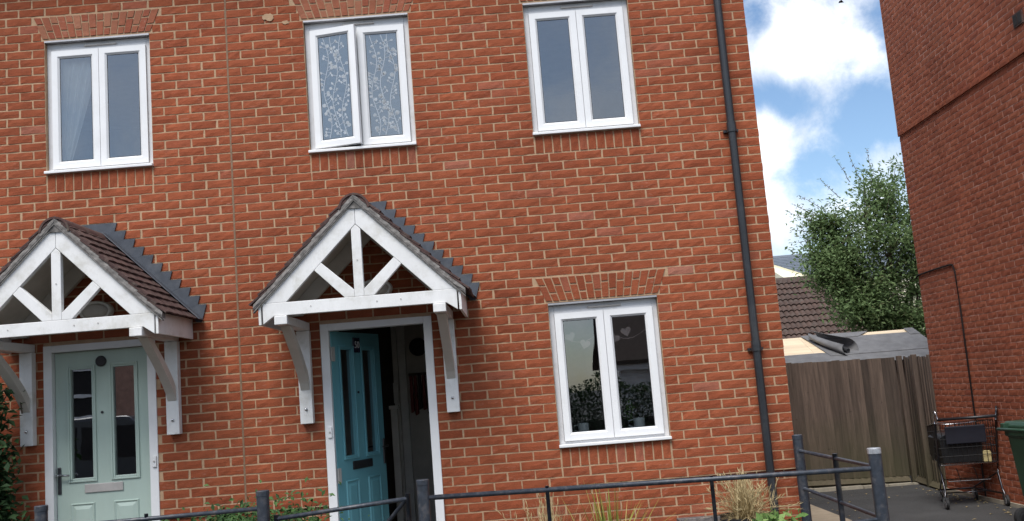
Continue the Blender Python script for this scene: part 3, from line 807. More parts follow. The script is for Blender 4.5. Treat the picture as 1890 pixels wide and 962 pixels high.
def vbed(T, cx, s):
    """uneven mortar bedding between undercloak and tiles, with the pressed-in tile ends showing"""
    r = random.Random(int(cx * 100) + s); n = 26; vs = []; fs = []
    for i in range(n + 1):
        t = i / n * .80; sag = -.02 * max(0, t - .62) / .18
        for (dz, y) in ((-.060, -.806), (-.045 + r.uniform(-.004, .004), -.813 + r.uniform(-.004, .003)), (-.02 + r.uniform(-.005, .006), -.812 + r.uniform(-.004, .004)), (.006, -.800), (.006, -.74), (-.060, -.74)):
            vs.append((cx + s * (t + .0005), y, -1.885 - t + dz - (sag if dz < -.03 else 0)))
    for i in range(n):
        for k in range(6): fs.append((i * 6 + k, i * 6 + (k + 1) % 6, (i + 1) * 6 + (k + 1) % 6, (i + 1) * 6 + k))
    fs += [tuple(range(6)), tuple(n * 6 + k for k in range(5, -1, -1))]
    MB().add(vs, fs).build('verge_bed', 'verge_mortar', T)
TILE = {}
C1 = canopy(-1.143, 'white timber door canopy above the pale green door')
C2 = canopy(1.143, 'white timber door canopy above the open turquoise door')
def porch_light(x, label):
    T = thing('porch_light', label, 'light', (x, 0, -2.545), group='lights under the canopies')
    rim = MB(); n = 28
    def ell(a, b, y): return [(x + a * cos(2 * pi * i / n), y, -2.545 + b * sin(2 * pi * i / n)) for i in range(n)]
    def loft(rings, mb):
        vs = [v for r in rings for v in r]
        fs = [(k * n + i, k * n + (i + 1) % n, (k + 1) * n + (i + 1) % n, (k + 1) * n + i) for k in range(len(rings) - 1) for i in range(n)] + [tuple((len(rings) - 1) * n + i for i in range(n))]
        mb.add(vs, fs)
    loft([ell(.138, .086, -.006), ell(.138, .086, -.055), ell(.128, .078, -.068), ell(.112, .064, -.066)], rim); arc_shade(rim.build('base', 'lamp_white', T))
    d = MB(); loft([ell(.110, .062, -.067), ell(.100, .055, -.09), ell(.07, .036, -.105), ell(.02, .01, -.11)], d); d.build('diffuser', 'old_paint', T, smooth=True)
porch_light(-1.165, 'oval bulkhead light under the canopy of the green door')
porch_light(1.165, 'oval bulkhead light under the canopy of the turquoise door')

# ------------------------------------------------------------------ downpipe
T = thing('downpipe', 'black plastic downpipe beside the corner of the brick house', 'drainpipe', (4.255, -.06, GZ))
MB().tube([(4.255, -.062, .62), (4.255, -.062, -1.46)], .034, 16).build('pipe', 'pipe_black', T, smooth=False)
arc_shade(MB().tube([(4.255, -.062, -1.40), (4.255, -.062, -3.30)], .0335, 16).build('pipe', 'pipe_black', T))
arc_shade(MB().tube([(4.255, -.062, -3.24), (4.255, -.062, GZ)], .034, 16).build('pipe', 'pipe_black', T))
for z in (-1.46, -3.31):
    arc_shade(MB().tube([(4.255, -.062, z), (4.255, -.062, z + .085)], .040, 16).build('socket', 'pipe_black', T))
    b_ = MB().box(4.192, 4.318, -.03, -.004, z + .010, z + .030); b_.tube([(4.255, -.062, z + .002), (4.255, -.062, z + .03)], .0425, 16)
    b_.build('bracket', 'pipe_black', T)

# ------------------------------------------------------------------ the brick building on the right
BX = 7.89
rotS = Matrix.Translation((BX, 0, 0)) @ Matrix.Rotation(-pi / 2, 4, 'Z')       # local x runs towards -y, face towards -x
B3 = thing('brick_building', 'tall red brick side wall of the neighbouring building on the right', 'building', (BX, 5.3, GZ))
wl = MB().box(BX + .0050, BX + .3, -1.2, 5.29, GZ - .2, -.345).box(BX + .0050 - .018, BX + .3, -1.2, 5.305, -.345, 3.4)
w3 = wl.build('wall', 'mortar_side', B3)
VH = [(-1.94, -1.74, -.075, .075)]
br3 = course_bricks(-5.29, 1.2, -42, 70, VH, -5.29, face=lambda n: 0.0 if n > 4 else (-.018 if n != 4 else -.026), seed=5)
# far (left) end is the quoin: local x = -5.29 is the corner
lay(br3, w3, 'brick_side', 300, rot=rotS, seed=8)
MB().box(BX + .3, BX + 7, -1.2, -1.0, GZ - .2, 3.4).box(BX + .3, BX + 7, 5.0, 5.28, GZ - .2, 3.4).box(BX + 6.7, BX + 7, -1.0, 5.0, GZ - .2, 3.4).build('outer_wall', 'opp_brick', B3)
MB().prism([(-1.5, 3.3), (2.05, 5.6), (5.6, 3.3), (5.6, 3.42), (2.05, 5.75), (-1.5, 3.42)], BX - .1, BX + 7.1, 'x').build('roof', 'garage_tile_joined', B3)
av = MB().box(BX - .030, BX + .05, 1.745, 1.935, -.072, .072).build('air_brick', 'ridge_clay', w3)
sv = MB()
for i in range(2): sv.box(BX - .034, BX - .0305, 1.765 + i * .085, 1.835 + i * .085, -.055, .055)
sv.build('vent_slot', 'coat_dark', w3)
MB().box(BX - .022, BX + .006, -1.2, 5.30, GZ - .01, GZ + .045).build('base_trim', 'kerb', B3)
cb = MB().tube([(BX - .012, 5.36, -2.37), (BX - .012, 5.28, -2.335), (BX - .012, 4.8, -2.322), (BX - .012, 4.26, -2.318), (BX - .012, 4.19, -2.33), (BX - .012, 4.15, -2.42), (BX - .012, 4.14, -2.9), (BX - .012, 4.15, -3.6), (BX - .012, 4.16, -4.3), (BX - .012, 4.17, -5.2)], .0115, 6)
tag(cb.build('cable', 'cable_dark', smooth=True), 'dark cable running along and down the right-hand brick wall', 'cable')

# ------------------------------------------------------------------ fence at the end of the alley
def fence(name, label, x0, y0, x1, y1, zt0, zt1, zb0, zb1, n, posts):
    T = thing('fence', label, 'fence', (x0, y0, GZ))
    d = Vector((x1 - x0, y1 - y0, 0)); L = d.length; d.normalize(); ang = atan2(d.y, d.x)
    wd = L / n
    for i in range(n):
        t = (i + .5) / n; zt = zt0 + (zt1 - zt0) * t + R_.uniform(-.008, .008); zb = zb0 + (zb1 - zb0) * t
        mb = MB(); e = R_.uniform(-.003, .003)
        mb.prism([(-wd * .5, -.004), (wd * .5 + .010, -.024 + e), (wd * .5 + .010, -.0 + e), (-wd * .5, 0.0)], 0, zt - zb, 'z')
        o = mb.build('board', 'fence_wood', T, world=False)
        o.location = Vector((x0, y0, zb)) + d * (L * t) - OFF[T]; o.rotation_euler = (R_.uniform(-.004, .004), R_.uniform(-.004, .004), ang + R_.uniform(-.03, .0))
    nrm = Vector((-d.y, d.x, 0))
    for z in (-4.9, -4.25, -3.6):
        a = Vector((x0, y0, z)) + nrm * .05; b = Vector((x1, y1, z)) + nrm * .05
        MB().tube([a, b], .035, 4).build('rail', 'fence_wood', T)
    a = Vector((x0, y0, 0)); 
    gb = MB(); gb.tube([Vector((x0, y0, zb0 - .07)) - nrm * .0, Vector((x1, y1, zb1 - .07))], .075, 4); gb.build('gravel_board', 'fence_wood', T)
    for (px_, py_, h, r) in posts:
        MB().box(px_ - r, px_ + r, py_ - r, py_ + r, GZ - .1, h).build('post', 'fence_wood', T, bevel=.006)
    return T
fence('fence', 'weathered feather-edge fence closing off the alley beside the house', 4.5, 6.5, 7.86, 6.5, -3.33, -3.42, -5.04, -5.14, 33, [(7.93, 6.47, -3.40, .035)])
fence('fence', 'short side fence between the alley fence and the brick wall', 7.98, 6.42, 7.915, 5.42, -3.42, -3.44, -5.14, -5.16, 10, [(7.90, 5.86, -3.40, .035), (7.93, 5.36, -3.42, .04)])

# ------------------------------------------------------------------ shed with half-stripped felt
T = thing('garden_shed', 'wooden shed with torn grey felt roof behind the fence', 'shed', (7.6, 8.6, GZ))
X0, X1, YE, YR, ZE, ZR = 5.2, 9.02, 7.3, 8.62, -3.44, -2.945
sl = (ZR - ZE) / (YR - YE)
MB().box(X0 + .1, X1 - .1, YE + .12, 9.8, GZ, ZE - .04).prism([(YE + .12, ZE - .04), (9.8, ZE - .04), (YR, ZR - .06)], X0 + .1, X1 - .1, 'x').build('wall', 'fence_wood', T)
rb = MB()
for s_ in (0, 1):
    for i in range(11):
        y0 = YE + i * .12; y1 = y0 + .117
        f_ = (lambda y: ZE + (y - YE) * sl) if s_ == 0 else (lambda y: ZE + (2 * YR - y - YE) * sl)
        if s_: y0, y1 = 2 * YR - y1, 2 * YR - y0
        for a, b in ((X0, 7.1), (7.103, X1)):
            mb = MB(); mb.add([(a, y0, f_(y0) - .018), (b, y0, f_(y0) - .018), (b, y1, f_(y1) - .018), (a, y1, f_(y1) - .018), (a, y0, f_(y0)), (b, y0, f_(y0)), (b, y1, f_(y1)), (a, y1, f_(y1))],
                              [(0, 3, 2, 1), (4, 5, 6, 7), (0, 1, 5, 4), (1, 2, 6, 5), (2, 3, 7, 6), (3, 0, 4, 7)]); mb.build('roof_board', 'new_wood', T)
def felt(name, poly, lift, mat='felt'):
    mb = MB()
    top = [(x, y, ZE + (y - YE) * sl + lift) for x, y in poly]; bot = [(x, y, z - .006) for x, y, z in top]; n = len(poly)
    mb.add(top + bot, [tuple(range(n)), tuple(range(2 * n - 1, n - 1, -1))] + [(i, i + n, (i + 1) % n + n, (i + 1) % n) for i in range(n)])
    return mb.build(name, mat, T)
felt('felt_sheet', [(X0 - .03, YE - .06), (X1 + .03, YE - .06), (X1 + .03, 7.66), (7.6, 7.70), (7.2, 7.80), (X0 - .03, 7.80)], .008)
felt('felt_sheet', [(7.30, 7.62), (X1 + .03, 7.62), (X1 + .03, 8.42), (8.1, 8.44), (7.9, 8.50), (7.17, 8.52)], .017)
felt('felt_sheet', [(7.19, 8.36), (8.05, 8.40), (8.28, 8.60), (7.14, 8.615)], .027)
felt('felt_sheet', [(X1 - .14, 8.30), (X1 + .03, 8.30), (X1 + .03, 8.60), (X1 - .12, 8.60)], .026)
# curled loose end: a sheet rolled down the slope
cu = MB(); n = 22; rows = []
for k in range(9):
    u = k / 8; row = []
    for i in range(n):
        th = i / (n - 1) * 5.6; r = (.064 + .038 * th / 5.6 * (1.0 + u * .9)) * (1 + .35 * u)
        bx = 7.27 + .24 * u + .1 * u * u; by = 8.40 - .72 * u
        row.append((bx + r * 1.25 * cos(th + 2.2) , by - .12 * sin(th), ZE + (by - YE) * sl + .085 + r * sin(th + 2.2)))
    rows.append(row)
cu.add([v for r in rows for v in r], [(k * n + i, k * n + i + 1, (k + 1) * n + i + 1, (k + 1) * n + i) for k in range(8) for i in range(n - 1)])
o = cu.build('loose_felt', 'felt', T, smooth=True); sd = o.modifiers.new('thick', 'SOLIDIFY'); sd.thickness = .006
MB().tube([(7.30, 8.26, ZE + (8.26 - YE) * sl + .05), (7.60, 7.66, ZE + (7.66 - YE) * sl + .055)], .04, 10).build('felt_roll', 'felt_dark', T, smooth=True)

# ------------------------------------------------------------------ garage with interlocking tiles, far house
T = thing('garage', 'low garage with brown interlocking tile roof beyond the shed', 'garage', (10.5, 20, GZ))
gx0, gx1, gy0, gy1, gz0, gz1 = 7.0, 12.05, 18.2, 21.2, -2.95, -.80
MB().box(gx0, gx1 - .1, gy0 + .2, 24.2, GZ, gz0).prism([(gy0 + .2, gz0), (24.2, gz0), (gy1, gz1 - .1)], gx0, gx1 - .1, 'x').build('wall', 'opp_brick', T)
rise = Vector((0, gy1 - gy0, gz1 - gz0)); RL = rise.length; un = rise.normalized(); nz_ = Vector((0, -un.z, un.y))
rows_ = 12; gauge = RL / rows_; tw = .30; ncol = int((gx1 - gx0) / tw)
mt = MB(); k = 12
vs = []
for j, v in enumerate((0, gauge + .06)):
    for i in range(k + 1):
        x = tw * i / k; h = .046 * abs(sin(pi * i / (k / 2)))
        vs += [(x, v, h + .052 - j * .05), ]
vs += [(tw * i / k, .004, .046 * abs(sin(pi * i / (k / 2))) - .006) for i in range(k + 1)]
fs = [(i, i + 1, k + 1 + i + 1, k + 1 + i) for i in range(k)] + [(i, 2 * (k + 1) + i, 2 * (k + 1) + i + 1, i + 1) for i in range(k)]
mt.add(vs, fs); tme = mt.mesh('roof_tile', 'garage_tile')
Mr = Matrix((Vector((1, 0, 0)), un, nz_)).transposed()
for r in range(rows_):
    for c in range(ncol):
        o = bpy.data.objects.new('roof_tile', tme); link(o, T); m4 = Mr.to_4x4()
        m4.translation = Vector((gx1 - (c + 1) * tw + R_.uniform(-.006, .006), gy0, gz0)) + un * (gauge * r) + nz_ * (.02 + R_.uniform(0, .008)) - OFF[T]; o.matrix_local = m4
MB().prism([(gy1 - .15, gz1 - .09), (gy1, gz1 + .10), (gy1 + .15, gz1 - .09)], gx0, gx1 + .02, 'x').build('ridge', 'garage_tile_joined', T)
MB().prism([(gy0, gz0), (gy1, gz1), (24.4, gz0), (24.4, gz0 + .03), (gy1, gz1 + .02), (gy0, gz0 + .02)], gx0, gx1, 'x').build('roof_deck', 'felt_dark', T)
T = thing('distant_house', 'far cream rendered house with grey slate roof behind the garage', 'house', (19, 40, GZ))
hx0, hx1, hy0, hy1, hz0, hz1 = 14.95, 27, 36, 42, .45, 2.35
MB().box(hx0 + .1, hx1, hy0 + .2, 47.8, GZ, hz0).prism([(hy0 + .2, hz0), (47.8, hz0), (hy1, hz1 - .1)], hx0 + .1, hx1, 'x').build('wall', 'cream_render', T)
tn = 16
for i in range(tn):
    t0, t1 = i / tn, (i + 1) / tn + .02
    a = Vector((0, hy0 + (hy1 - hy0) * t0, hz0 + (hz1 - hz0) * t0)); b = Vector((0, hy0 + (hy1 - hy0) * t1, hz0 + (hz1 - hz0) * t1))
    mb = MB(); xo = hx0 + 1.4 - 1.4 * t0
    mb.add([(xo, a.y, a.z + .05), (hx1, a.y, a.z + .05), (hx1, b.y, b.z), (hx0 + 1.4 - 1.4 * min(t1, 1), b.y, b.z), (xo, a.y, a.z), (hx1, a.y, a.z)], [(0, 1, 2, 3), (4, 5, 1, 0)]); mb.build('slate_course', 'slate', T)
MB().prism([(hy1 - .12, hz1 - .03), (hy1, hz1 + .08), (hy1 + .12, hz1 - .03)], hx0, hx1, 'x').build('ridge', 'slate', T)
# gable wall face turned towards us under the sloping verge
MB().add([(hx0 + .02, hy0 - .3, -1.5), (hx0 + 1.42, hy0 - .3, -1.5), (hx0 + 1.42, hy0 - .1, hz0), (hx0 + .05, hy1 - .2, hz1 - .05), (hx0 + .02, hy1 - .2, hz1 - .05)], [(0, 1, 2, 3, 4)]).build('gable', 'cream_render', T)

# ------------------------------------------------------------------ tree behind the shed
def tree(name, label, base, top, centres, n_leaf, lmat, bmat, seed, leaf=(.07, .12), sprigs=()):
    r = random.Random(seed); T = thing(name, label, 'tree', base)
    bm = MB(); lf = MB(); tips = []
    base = Vector(base)
    def limb(p, q, r0, r1, n=6, wob=.12):
        pts = []; 
        for i in range(n + 1):
            t = i / n; v = p.lerp(q, t) + Vector((r.uniform(-wob, wob), r.uniform(-wob, wob), r.uniform(-wob, wob) * .4)) * (0 if i in (0, n) else 1) * (q - p).length * .25
            pts.append(v)
        bm.tube(pts, [r0 + (r1 - r0) * i / n for i in range(n + 1)], 6, caps=False); return pts
    fork = base.lerp(Vector(top), .35)
    limb(base, fork, .13, .09)
    for (c, rad) in centres:
        c = Vector(c); pts = limb(fork + Vector((0, 0, r.uniform(-.6, .5))), c, .06, .02)
        for k in range(16):
            d = Vector((r.gauss(0, 1), r.gauss(0, 1), r.gauss(0, .8) + .25)).normalized()
            e = c + Vector((d.x * rad[0], d.y * rad[1], d.z * rad[2])) * r.uniform(.6, 1.05)
            q = limb(pts[-1 - r.randrange(3)], e, .014, .004, 5)
            for s in range(2, 6): tips.append((q[s], (e - c).normalized(), r.random()))
    for (a, b) in sprigs:
        q = limb(Vector(a), Vector(b), .008, .002, 6, .08)
        for s in range(1, 7):
            for k in range(3): 
                d = Vector((r.gauss(0, 1), r.gauss(0, 1), r.gauss(0, 1))); lf.leaf(q[s], d, Vector((0, 0, 1)), r.uniform(.05, .085), .035, r.choice((.7, .85, 1.0)))
    per = n_leaf // len(tips)
    for (p, d, tone) in tips:
        cl = r.uniform(.10, .24)
        for k in range(per):
            v = Vector((r.gauss(0, 1), r.gauss(0, 1), r.gauss(0, .8))) * cl
            dd = (d * .6 + Vector((r.gauss(0, 1), r.gauss(0, 1), r.gauss(-.15, .7)))).normalized()
            lf.leaf(p + v, dd, Vector((r.gauss(0, .4), r.gauss(0, .4), 1)), r.uniform(*leaf), r.uniform(*leaf) * .48, min(.95, .15 + tone * .4 + r.random() * .4))
    bm.build('trunk', bmat, T); lf.build('crown', lmat, T, tone=True, kind='stuff')
    return T
tree('tree', 'leafy green tree with wispy top rising behind the shed', (10.6, 13.2, GZ), (10.4, 13, -.2),
     [((10.2, 13, .05), (.75, .8, .7)), ((10.9, 13.3, .1), (.8, .8, .75)), ((9.6, 12.8, -.75), (.7, .8, .65)), ((10.5, 12.6, -.85), (.8, .7, .75)), ((11.3, 13, -.7), (.8, .8, .8)),
      ((9.45, 12.9, -1.55), (.65, .7, .5)), ((10.3, 12.7, -1.75), (.75, .7, .6)), ((11.1, 12.9, -1.75), (.8, .8, .7)), ((11.8, 13.2, 0.0), (.8, .8, .8)),
      ((10.6, 12.9, -2.6), (.8, .7, .5)), ((11.4, 13, -2.7), (.8, .7, .6)), ((9.2, 13, -.45), (.4, .5, .35)), ((9.1, 12.9, -1.05), (.45, .6, .4)), ((9.7, 12.8, -2.1), (.6, .6, .4)), ((9.25, 12.8, -1.75), (.5, .6, .4)), ((10.0, 12.8, -2.5), (.6, .6, .4)), ((9.5, 12.6, -2.35), (.55, .5, .3)), ((8.95, 12.8, -1.45), (.4, .5, .3))], 32000, 'tree_leaf', 'trunk', 21, leaf=(.075, .135),
     sprigs=[((9.6, 13, .2), (9.25, 13, .62)), ((9.9, 13, .5), (9.62, 13, 1.1)), ((10.1, 13, .6), (9.95, 13, 1.15)), ((9.3, 13, -.1), (8.75, 13, .3)), ((9.2, 13, -.4), (8.45, 13, -.05)), ((9.2, 13, -.6), (8.5, 13, -.45)), ((10.4, 13, .7), (10.35, 13, 1.2)), ((9.0, 13, -.7), (8.55, 13, -.75)), ((9.1, 13, -.2), (8.6, 13, .1))])
# a second, darker mass of leaves lower down by the garage
tree('tree', 'dark low bush overhanging the garage roof edge', (12.6, 16.5, GZ), (12.6, 16.5, -2.4),
     [((12.5, 16.3, -2.6), (.8, .6, .6)), ((13.3, 16.5, -2.4), (.9, .6, .7)), ((12.2, 16.4, -3.1), (.7, .6, .5)), ((13.0, 16.4, -3.3), (.9, .6, .6))], 5200, 'hedge_leaf', 'trunk_pale', 23, leaf=(.06, .10))

# ------------------------------------------------------------------ estate railings and gate
def post(T, x, y, zt, r=.039):
    o = arc_shade(MB().lathe([(r, GZ - .05), (r, zt - .012), (r * 1.04, zt - .011), (r * 1.04, zt - .004), (r * .9, zt)], (x, y, 0), 16).build('post', 'rail_metal', T), 30)
    MB().lathe([(r * 1.03, zt - .030), (r * 1.06, zt - .028), (r * 1.06, zt + .002), (r * .95, zt + .006)], (x, y, 0), 16).build('post_cap', 'worn_steel' if r > .0405 else 'rail_metal', T); return o
def bar(T, a, b, r=.0145, name='rail'): return MB().tube([a, b], r, 10).build(name, 'rail_metal', T, smooth=True)
T = thing('railing', 'black metal railing round the front garden, turning back beside the downpipe', 'railing', (4.5, -1.8, GZ), group='black garden railings')
post(T, 4.5, -1.8, -4.022, .041); post(T, 4.495, -.09, -4.013, .040); post(T, 1.63, -1.8, -3.992, .039)
bar(T, (1.63, -1.8, -4.102), (4.5, -1.8, -4.142), .0165); bar(T, (1.63, -1.8, -4.62), (4.5, -1.8, -4.455), .014)
bar(T, (4.5, -1.8, -4.136), (4.495, -.09, -4.132), .0135); bar(T, (4.5, -1.8, -4.452), (4.495, -.09, -4.428), .0135)
for x, z in ((2.414, -4.10), (3.455, -4.12)): bar(T, (x, -1.8, GZ), (x, -1.8, z + .012), .0125, 'upright')
bar(T, (4.497, -1.0, GZ), (4.497, -1.0, -4.10), .020, 'upright')
T = thing('railing', 'black metal railing in front of the pale green door', 'railing', (.6, -1.8, GZ), group='black garden railings')
post(T, .615, -1.8, -3.98, .040); post(T, -.79, -1.8, -3.963, .039)
bar(T, (-.79, -1.8, -4.10), (.615, -1.8, -4.085)); bar(T, (-.126, -1.8, GZ), (-.126, -1.8, -4.06), .0125, 'upright'); bar(T, (-2.6, -1.8, -4.10), (-.79, -1.8, -4.10))
T = thing('garden_gate', 'small black metal gate standing ajar before the turquoise door', 'gate', (.72, -1.8, GZ))
bar(T, (.70, -1.82, -4.155), (1.52, -1.72, -4.105), .0145); bar(T, (1.52, -1.72, GZ + .1), (1.52, -1.72, -4.07), .016, 'upright'); bar(T, (.70, -1.82, GZ + .1), (.70, -1.82, -4.13), .016, 'upright')
bar(T, (1.50, -1.725, -4.12), (.72, -1.81, -4.95), .0135, 'brace'); bar(T, (.70, -1.82, -4.95), (1.52, -1.72, -4.95), .0135)

# ------------------------------------------------------------------ shopping trolley
def trolley():
    T = thing('shopping_trolley', 'old chrome supermarket trolley standing against the right-hand brick wall', 'trolley', (7.53, 3.68, GZ), radians(-8))
    def b(name, mb, mat, parent=T, **kw): return mb.build(name, mat, parent, world=False, **kw)
    hw = .335
    # chassis: swept legs and base frame
    fr = MB()
    for s in (-1, 1):
        fr.tube([(s * hw, 0, .115), (s * (hw - .015), .02, .20), (s * (hw - .02), .09, .38), (s * (hw + .0), .10, .50), (s * (hw + .005), .04, .75), (s * (hw + .01), -.02, 1.00)], .0125, 8)
        fr.tube([(s * hw, 0, .14), (s * .20, .70, .14)], .011, 8)
        fr.tube([(s * (hw - .02), .09, .38), (s * .2, .70, .15)], .009, 8)
    fr.tube([(-.20, .70, .14), (.20, .70, .14)], .011, 8); fr.tube([(-.24, .35, .14), (.24, .35, .14)], .008, 6)
    b('chassis', fr, 'dark_chrome', smooth=True)
    for s in (-1, 1):
        b('handle_end', MB().tube([(s * (hw + .01), -.02, 1.00), (s * (hw + .02), -.04, 1.06), (s * (hw + .02), -.06, 1.13), (s * (hw + .01), -.09, 1.15), (s * (hw), -.10, 1.10), (s * (hw - .005), -.09, 1.04)], .012, 8), 'chrome' if s < 0 else 'dark_chrome', smooth=True)
    b('handle', MB().tube([(-hw + .0, -.09, 1.045), (hw, -.09, 1.045)], .0175, 10), 'black_plastic', smooth=True)
    # wire basket, tapering to the nose
    z0, z1 = .50, 1.0
    def cor(t, u, z): # t 0..1 along length, u -1..1
        wd = (hw - .01) * (1 - .30 * t); return Vector((u * wd, .04 + t * .78, z))
    bk = MB(); nose_b, nose_t = .56, .93
    zb = lambda t: z0 + (nose_b - z0) * t; zt = lambda t: z1 + (nose_t - z1) * t
    for i in range(13):
        t = i / 12
        for u in (-1, 1): bk.tube([cor(t, u, zb(t)), cor(t, u, zt(t))], .0036, 4, caps=False)
        bk.tube([cor(t, -1, zb(t)), cor(t, 1, zb(t))], .0036, 4, caps=False)
    for i in range(13):
        u = -1 + 2 * i / 12
        bk.tube([cor(0, u, zb(0)), cor(1, u, zb(1)), cor(1, u, zt(1))], .0036, 4, caps=False); bk.tube([cor(0, u, zb(0)), cor(0, u, zt(0))], .0036, 4, caps=False)
    for k in range(1, 5):
        for u in (-1, 1): bk.tube([cor(0, u, zb(0) + (zt(0) - zb(0)) * k / 5), cor(1, u, zb(1) + (zt(1) - zb(1)) * k / 5)], .0036, 4, caps=False)
        for t in (0, 1): bk.tube([cor(t, -1, zb(t) + (zt(t) - zb(t)) * k / 5), cor(t, 1, zb(t) + (zt(t) - zb(t)) * k / 5)], .0036, 4, caps=False)
    b('basket', bk, 'mesh_black', kind='stuff')
    rim = MB()
    for q in (zt, zb): rim.tube([cor(0, -1, q(0)), cor(1, -1, q(1)), cor(1, 1, q(1)), cor(0, 1, q(0)), cor(0, -1, q(0))], .007, 8, caps=False)
    b('basket_rim', rim, 'chrome', smooth=True)
    b('child_seat', MB().box(-.23, .23, .03, .05, .74, .95), 'bag_blue', bevel=.01)
    lw = MB()
    for i in range(7): lw.tube([(-.2 + i * .066, .12, .30), (-.15 + i * .05, .62, .27)], .003, 4, caps=False)
    lw.tube([(-.24, .12, .30), (.24, .12, .30)], .006, 6); lw.tube([(-.18, .62, .27), (.18, .62, .27)], .006, 6)
    for x in (-.1, .1): lw.tube([(x, .12, .30), (x - .03, .10, .42), (x - .05, .09, .46)], .005, 6)
    b('lower_rack', lw, 'dark_chrome', kind='stuff')
    for x, y in ((-hw, 0), (hw, 0), (-.20, .70), (.20, .70)):
        fk = MB(); fk.box(x - .026, x - .018, y - .05, y + .02, .06, .135).box(x + .018, x + .026, y - .05, y + .02, .06, .135).box(x - .026, x + .026, y - .045, y + .02, .125, .138)
        c = b('caster', fk, 'chrome')
        wo = MB().lathe([(.05, -.016), (.0625, -.012), (.0625, .012), (.05, .016)], (x, y - .035, .0625), 18, 'x').build('tyre', 'rubber', c, world=False)
        MB().lathe([(.036, -.0175), (.040, -.0165), (.040, .0165), (.036, .0175)], (x, y - .035, .0625), 14, 'x').build('hub', 'wheel_grey', c, world=False)
    return T
trolley()
rz8 = radians(-8)
def in_trolley(x, y, z): return (7.53 + x * cos(rz8) - y * sin(rz8), 3.68 + x * sin(rz8) + y * cos(rz8), GZ + z)
o = MB().prism([(-.25, .02), (.20, .02), (.22, .33), (.18, .36), (-.20, .35), (-.27, .31)], 0, .50).build('plastic_crate', 'mesh_black'); o.location = in_trolley(-.02, .10, .50); o.rotation_euler.z = rz8
tag(o, 'black crate lying inside the supermarket trolley', 'crate')
mb = MB().box(-.045, .045, -.03, .03, 0, .11).prism([(-.045, .1105), (.045, .1105), (.03, .130), (-.03, .130)], -.03, .03)
o = mb.build('carton', 'carton_yellow', bevel=.004); o.location = in_trolley(.215, .085, .512); o.rotation_euler = (0, .06, rz8 - .1)
tag(o, 'small yellow carton in the corner of the trolley basket', 'carton')

# ------------------------------------------------------------------ wheelie bin
def bin_():
    T = thing('wheelie_bin', 'dark green wheelie bin at the right edge beside the trolley', 'bin', (7.56, 1.86, GZ), radians(97))
    def b(name, mb, mat, parent=T, **kw): return mb.build(name, mat, parent, world=False, **kw)
    # local: front towards -y, hinge and wheels at +y
    def ring(wd, y0, y1, z): return [(-wd, y0, z), (wd, y0, z), (wd, y1, z), (-wd, y1, z)]
    rs = [ring(.22, -.24, .22, .06), ring(.265, -.31, .29, .92), ring(.285, -.335, .31, .925), ring(.285, -.335, .31, .985)]
    mb = MB(); mb.add([v for r in rs for v in r], [(k * 4 + i, k * 4 + (i + 1) % 4, k * 4 + 4 + (i + 1) % 4, k * 4 + 4 + i) for k in range(3) for i in range(4)] + [(3, 2, 1, 0), (12, 13, 14, 15)])
    b('body', mb, 'bin_green', bevel=.012)
    rs = [ring(.29, -.37, .33, .988), ring(.292, -.372, .335, 1.03), ring(.25, -.30, .30, 1.075)]
    mb = MB(); mb.add([v for r in rs for v in r], [(k * 4 + i, k * 4 + (i + 1) % 4, k * 4 + 4 + (i + 1) % 4, k * 4 + 4 + i) for k in range(2) for i in range(4)] + [(3, 2, 1, 0), (8, 9, 10, 11)])
    b('lid', mb, 'bin_green', bevel=.012)
    b('handle', MB().tube([(-.24, .33, 1.0), (-.24, .40, 1.0), (.24, .40, 1.0), (.24, .33, 1.0)], .016, 10), 'bin_green', smooth=True)
    b('axle', MB().tube([(-.29, .24, .1), (.29, .24, .1)], .012, 8), 'dark_chrome')
    for s in (-1, 1):
        wv = b('wheel', MB().lathe([(.07, -.03), (.097, -.024), (.10, 0), (.097, .024), (.07, .03)], (s * .265, .24, .10), 20, 'x'), 'rubber')
        MB().lathe([(.05, -.032), (.055, -.03), (.055, .03), (.05, .032)], (s * .265, .24, .10), 14, 'x').build('hub', 'mesh_black', wv, world=False)
    for s in (-1, 1): b('hinge_lug', MB().box(s * .2 - .03, s * .2 + .03, .30, .38, .985, 1.06), 'bin_green', bevel=.008)
bin_()

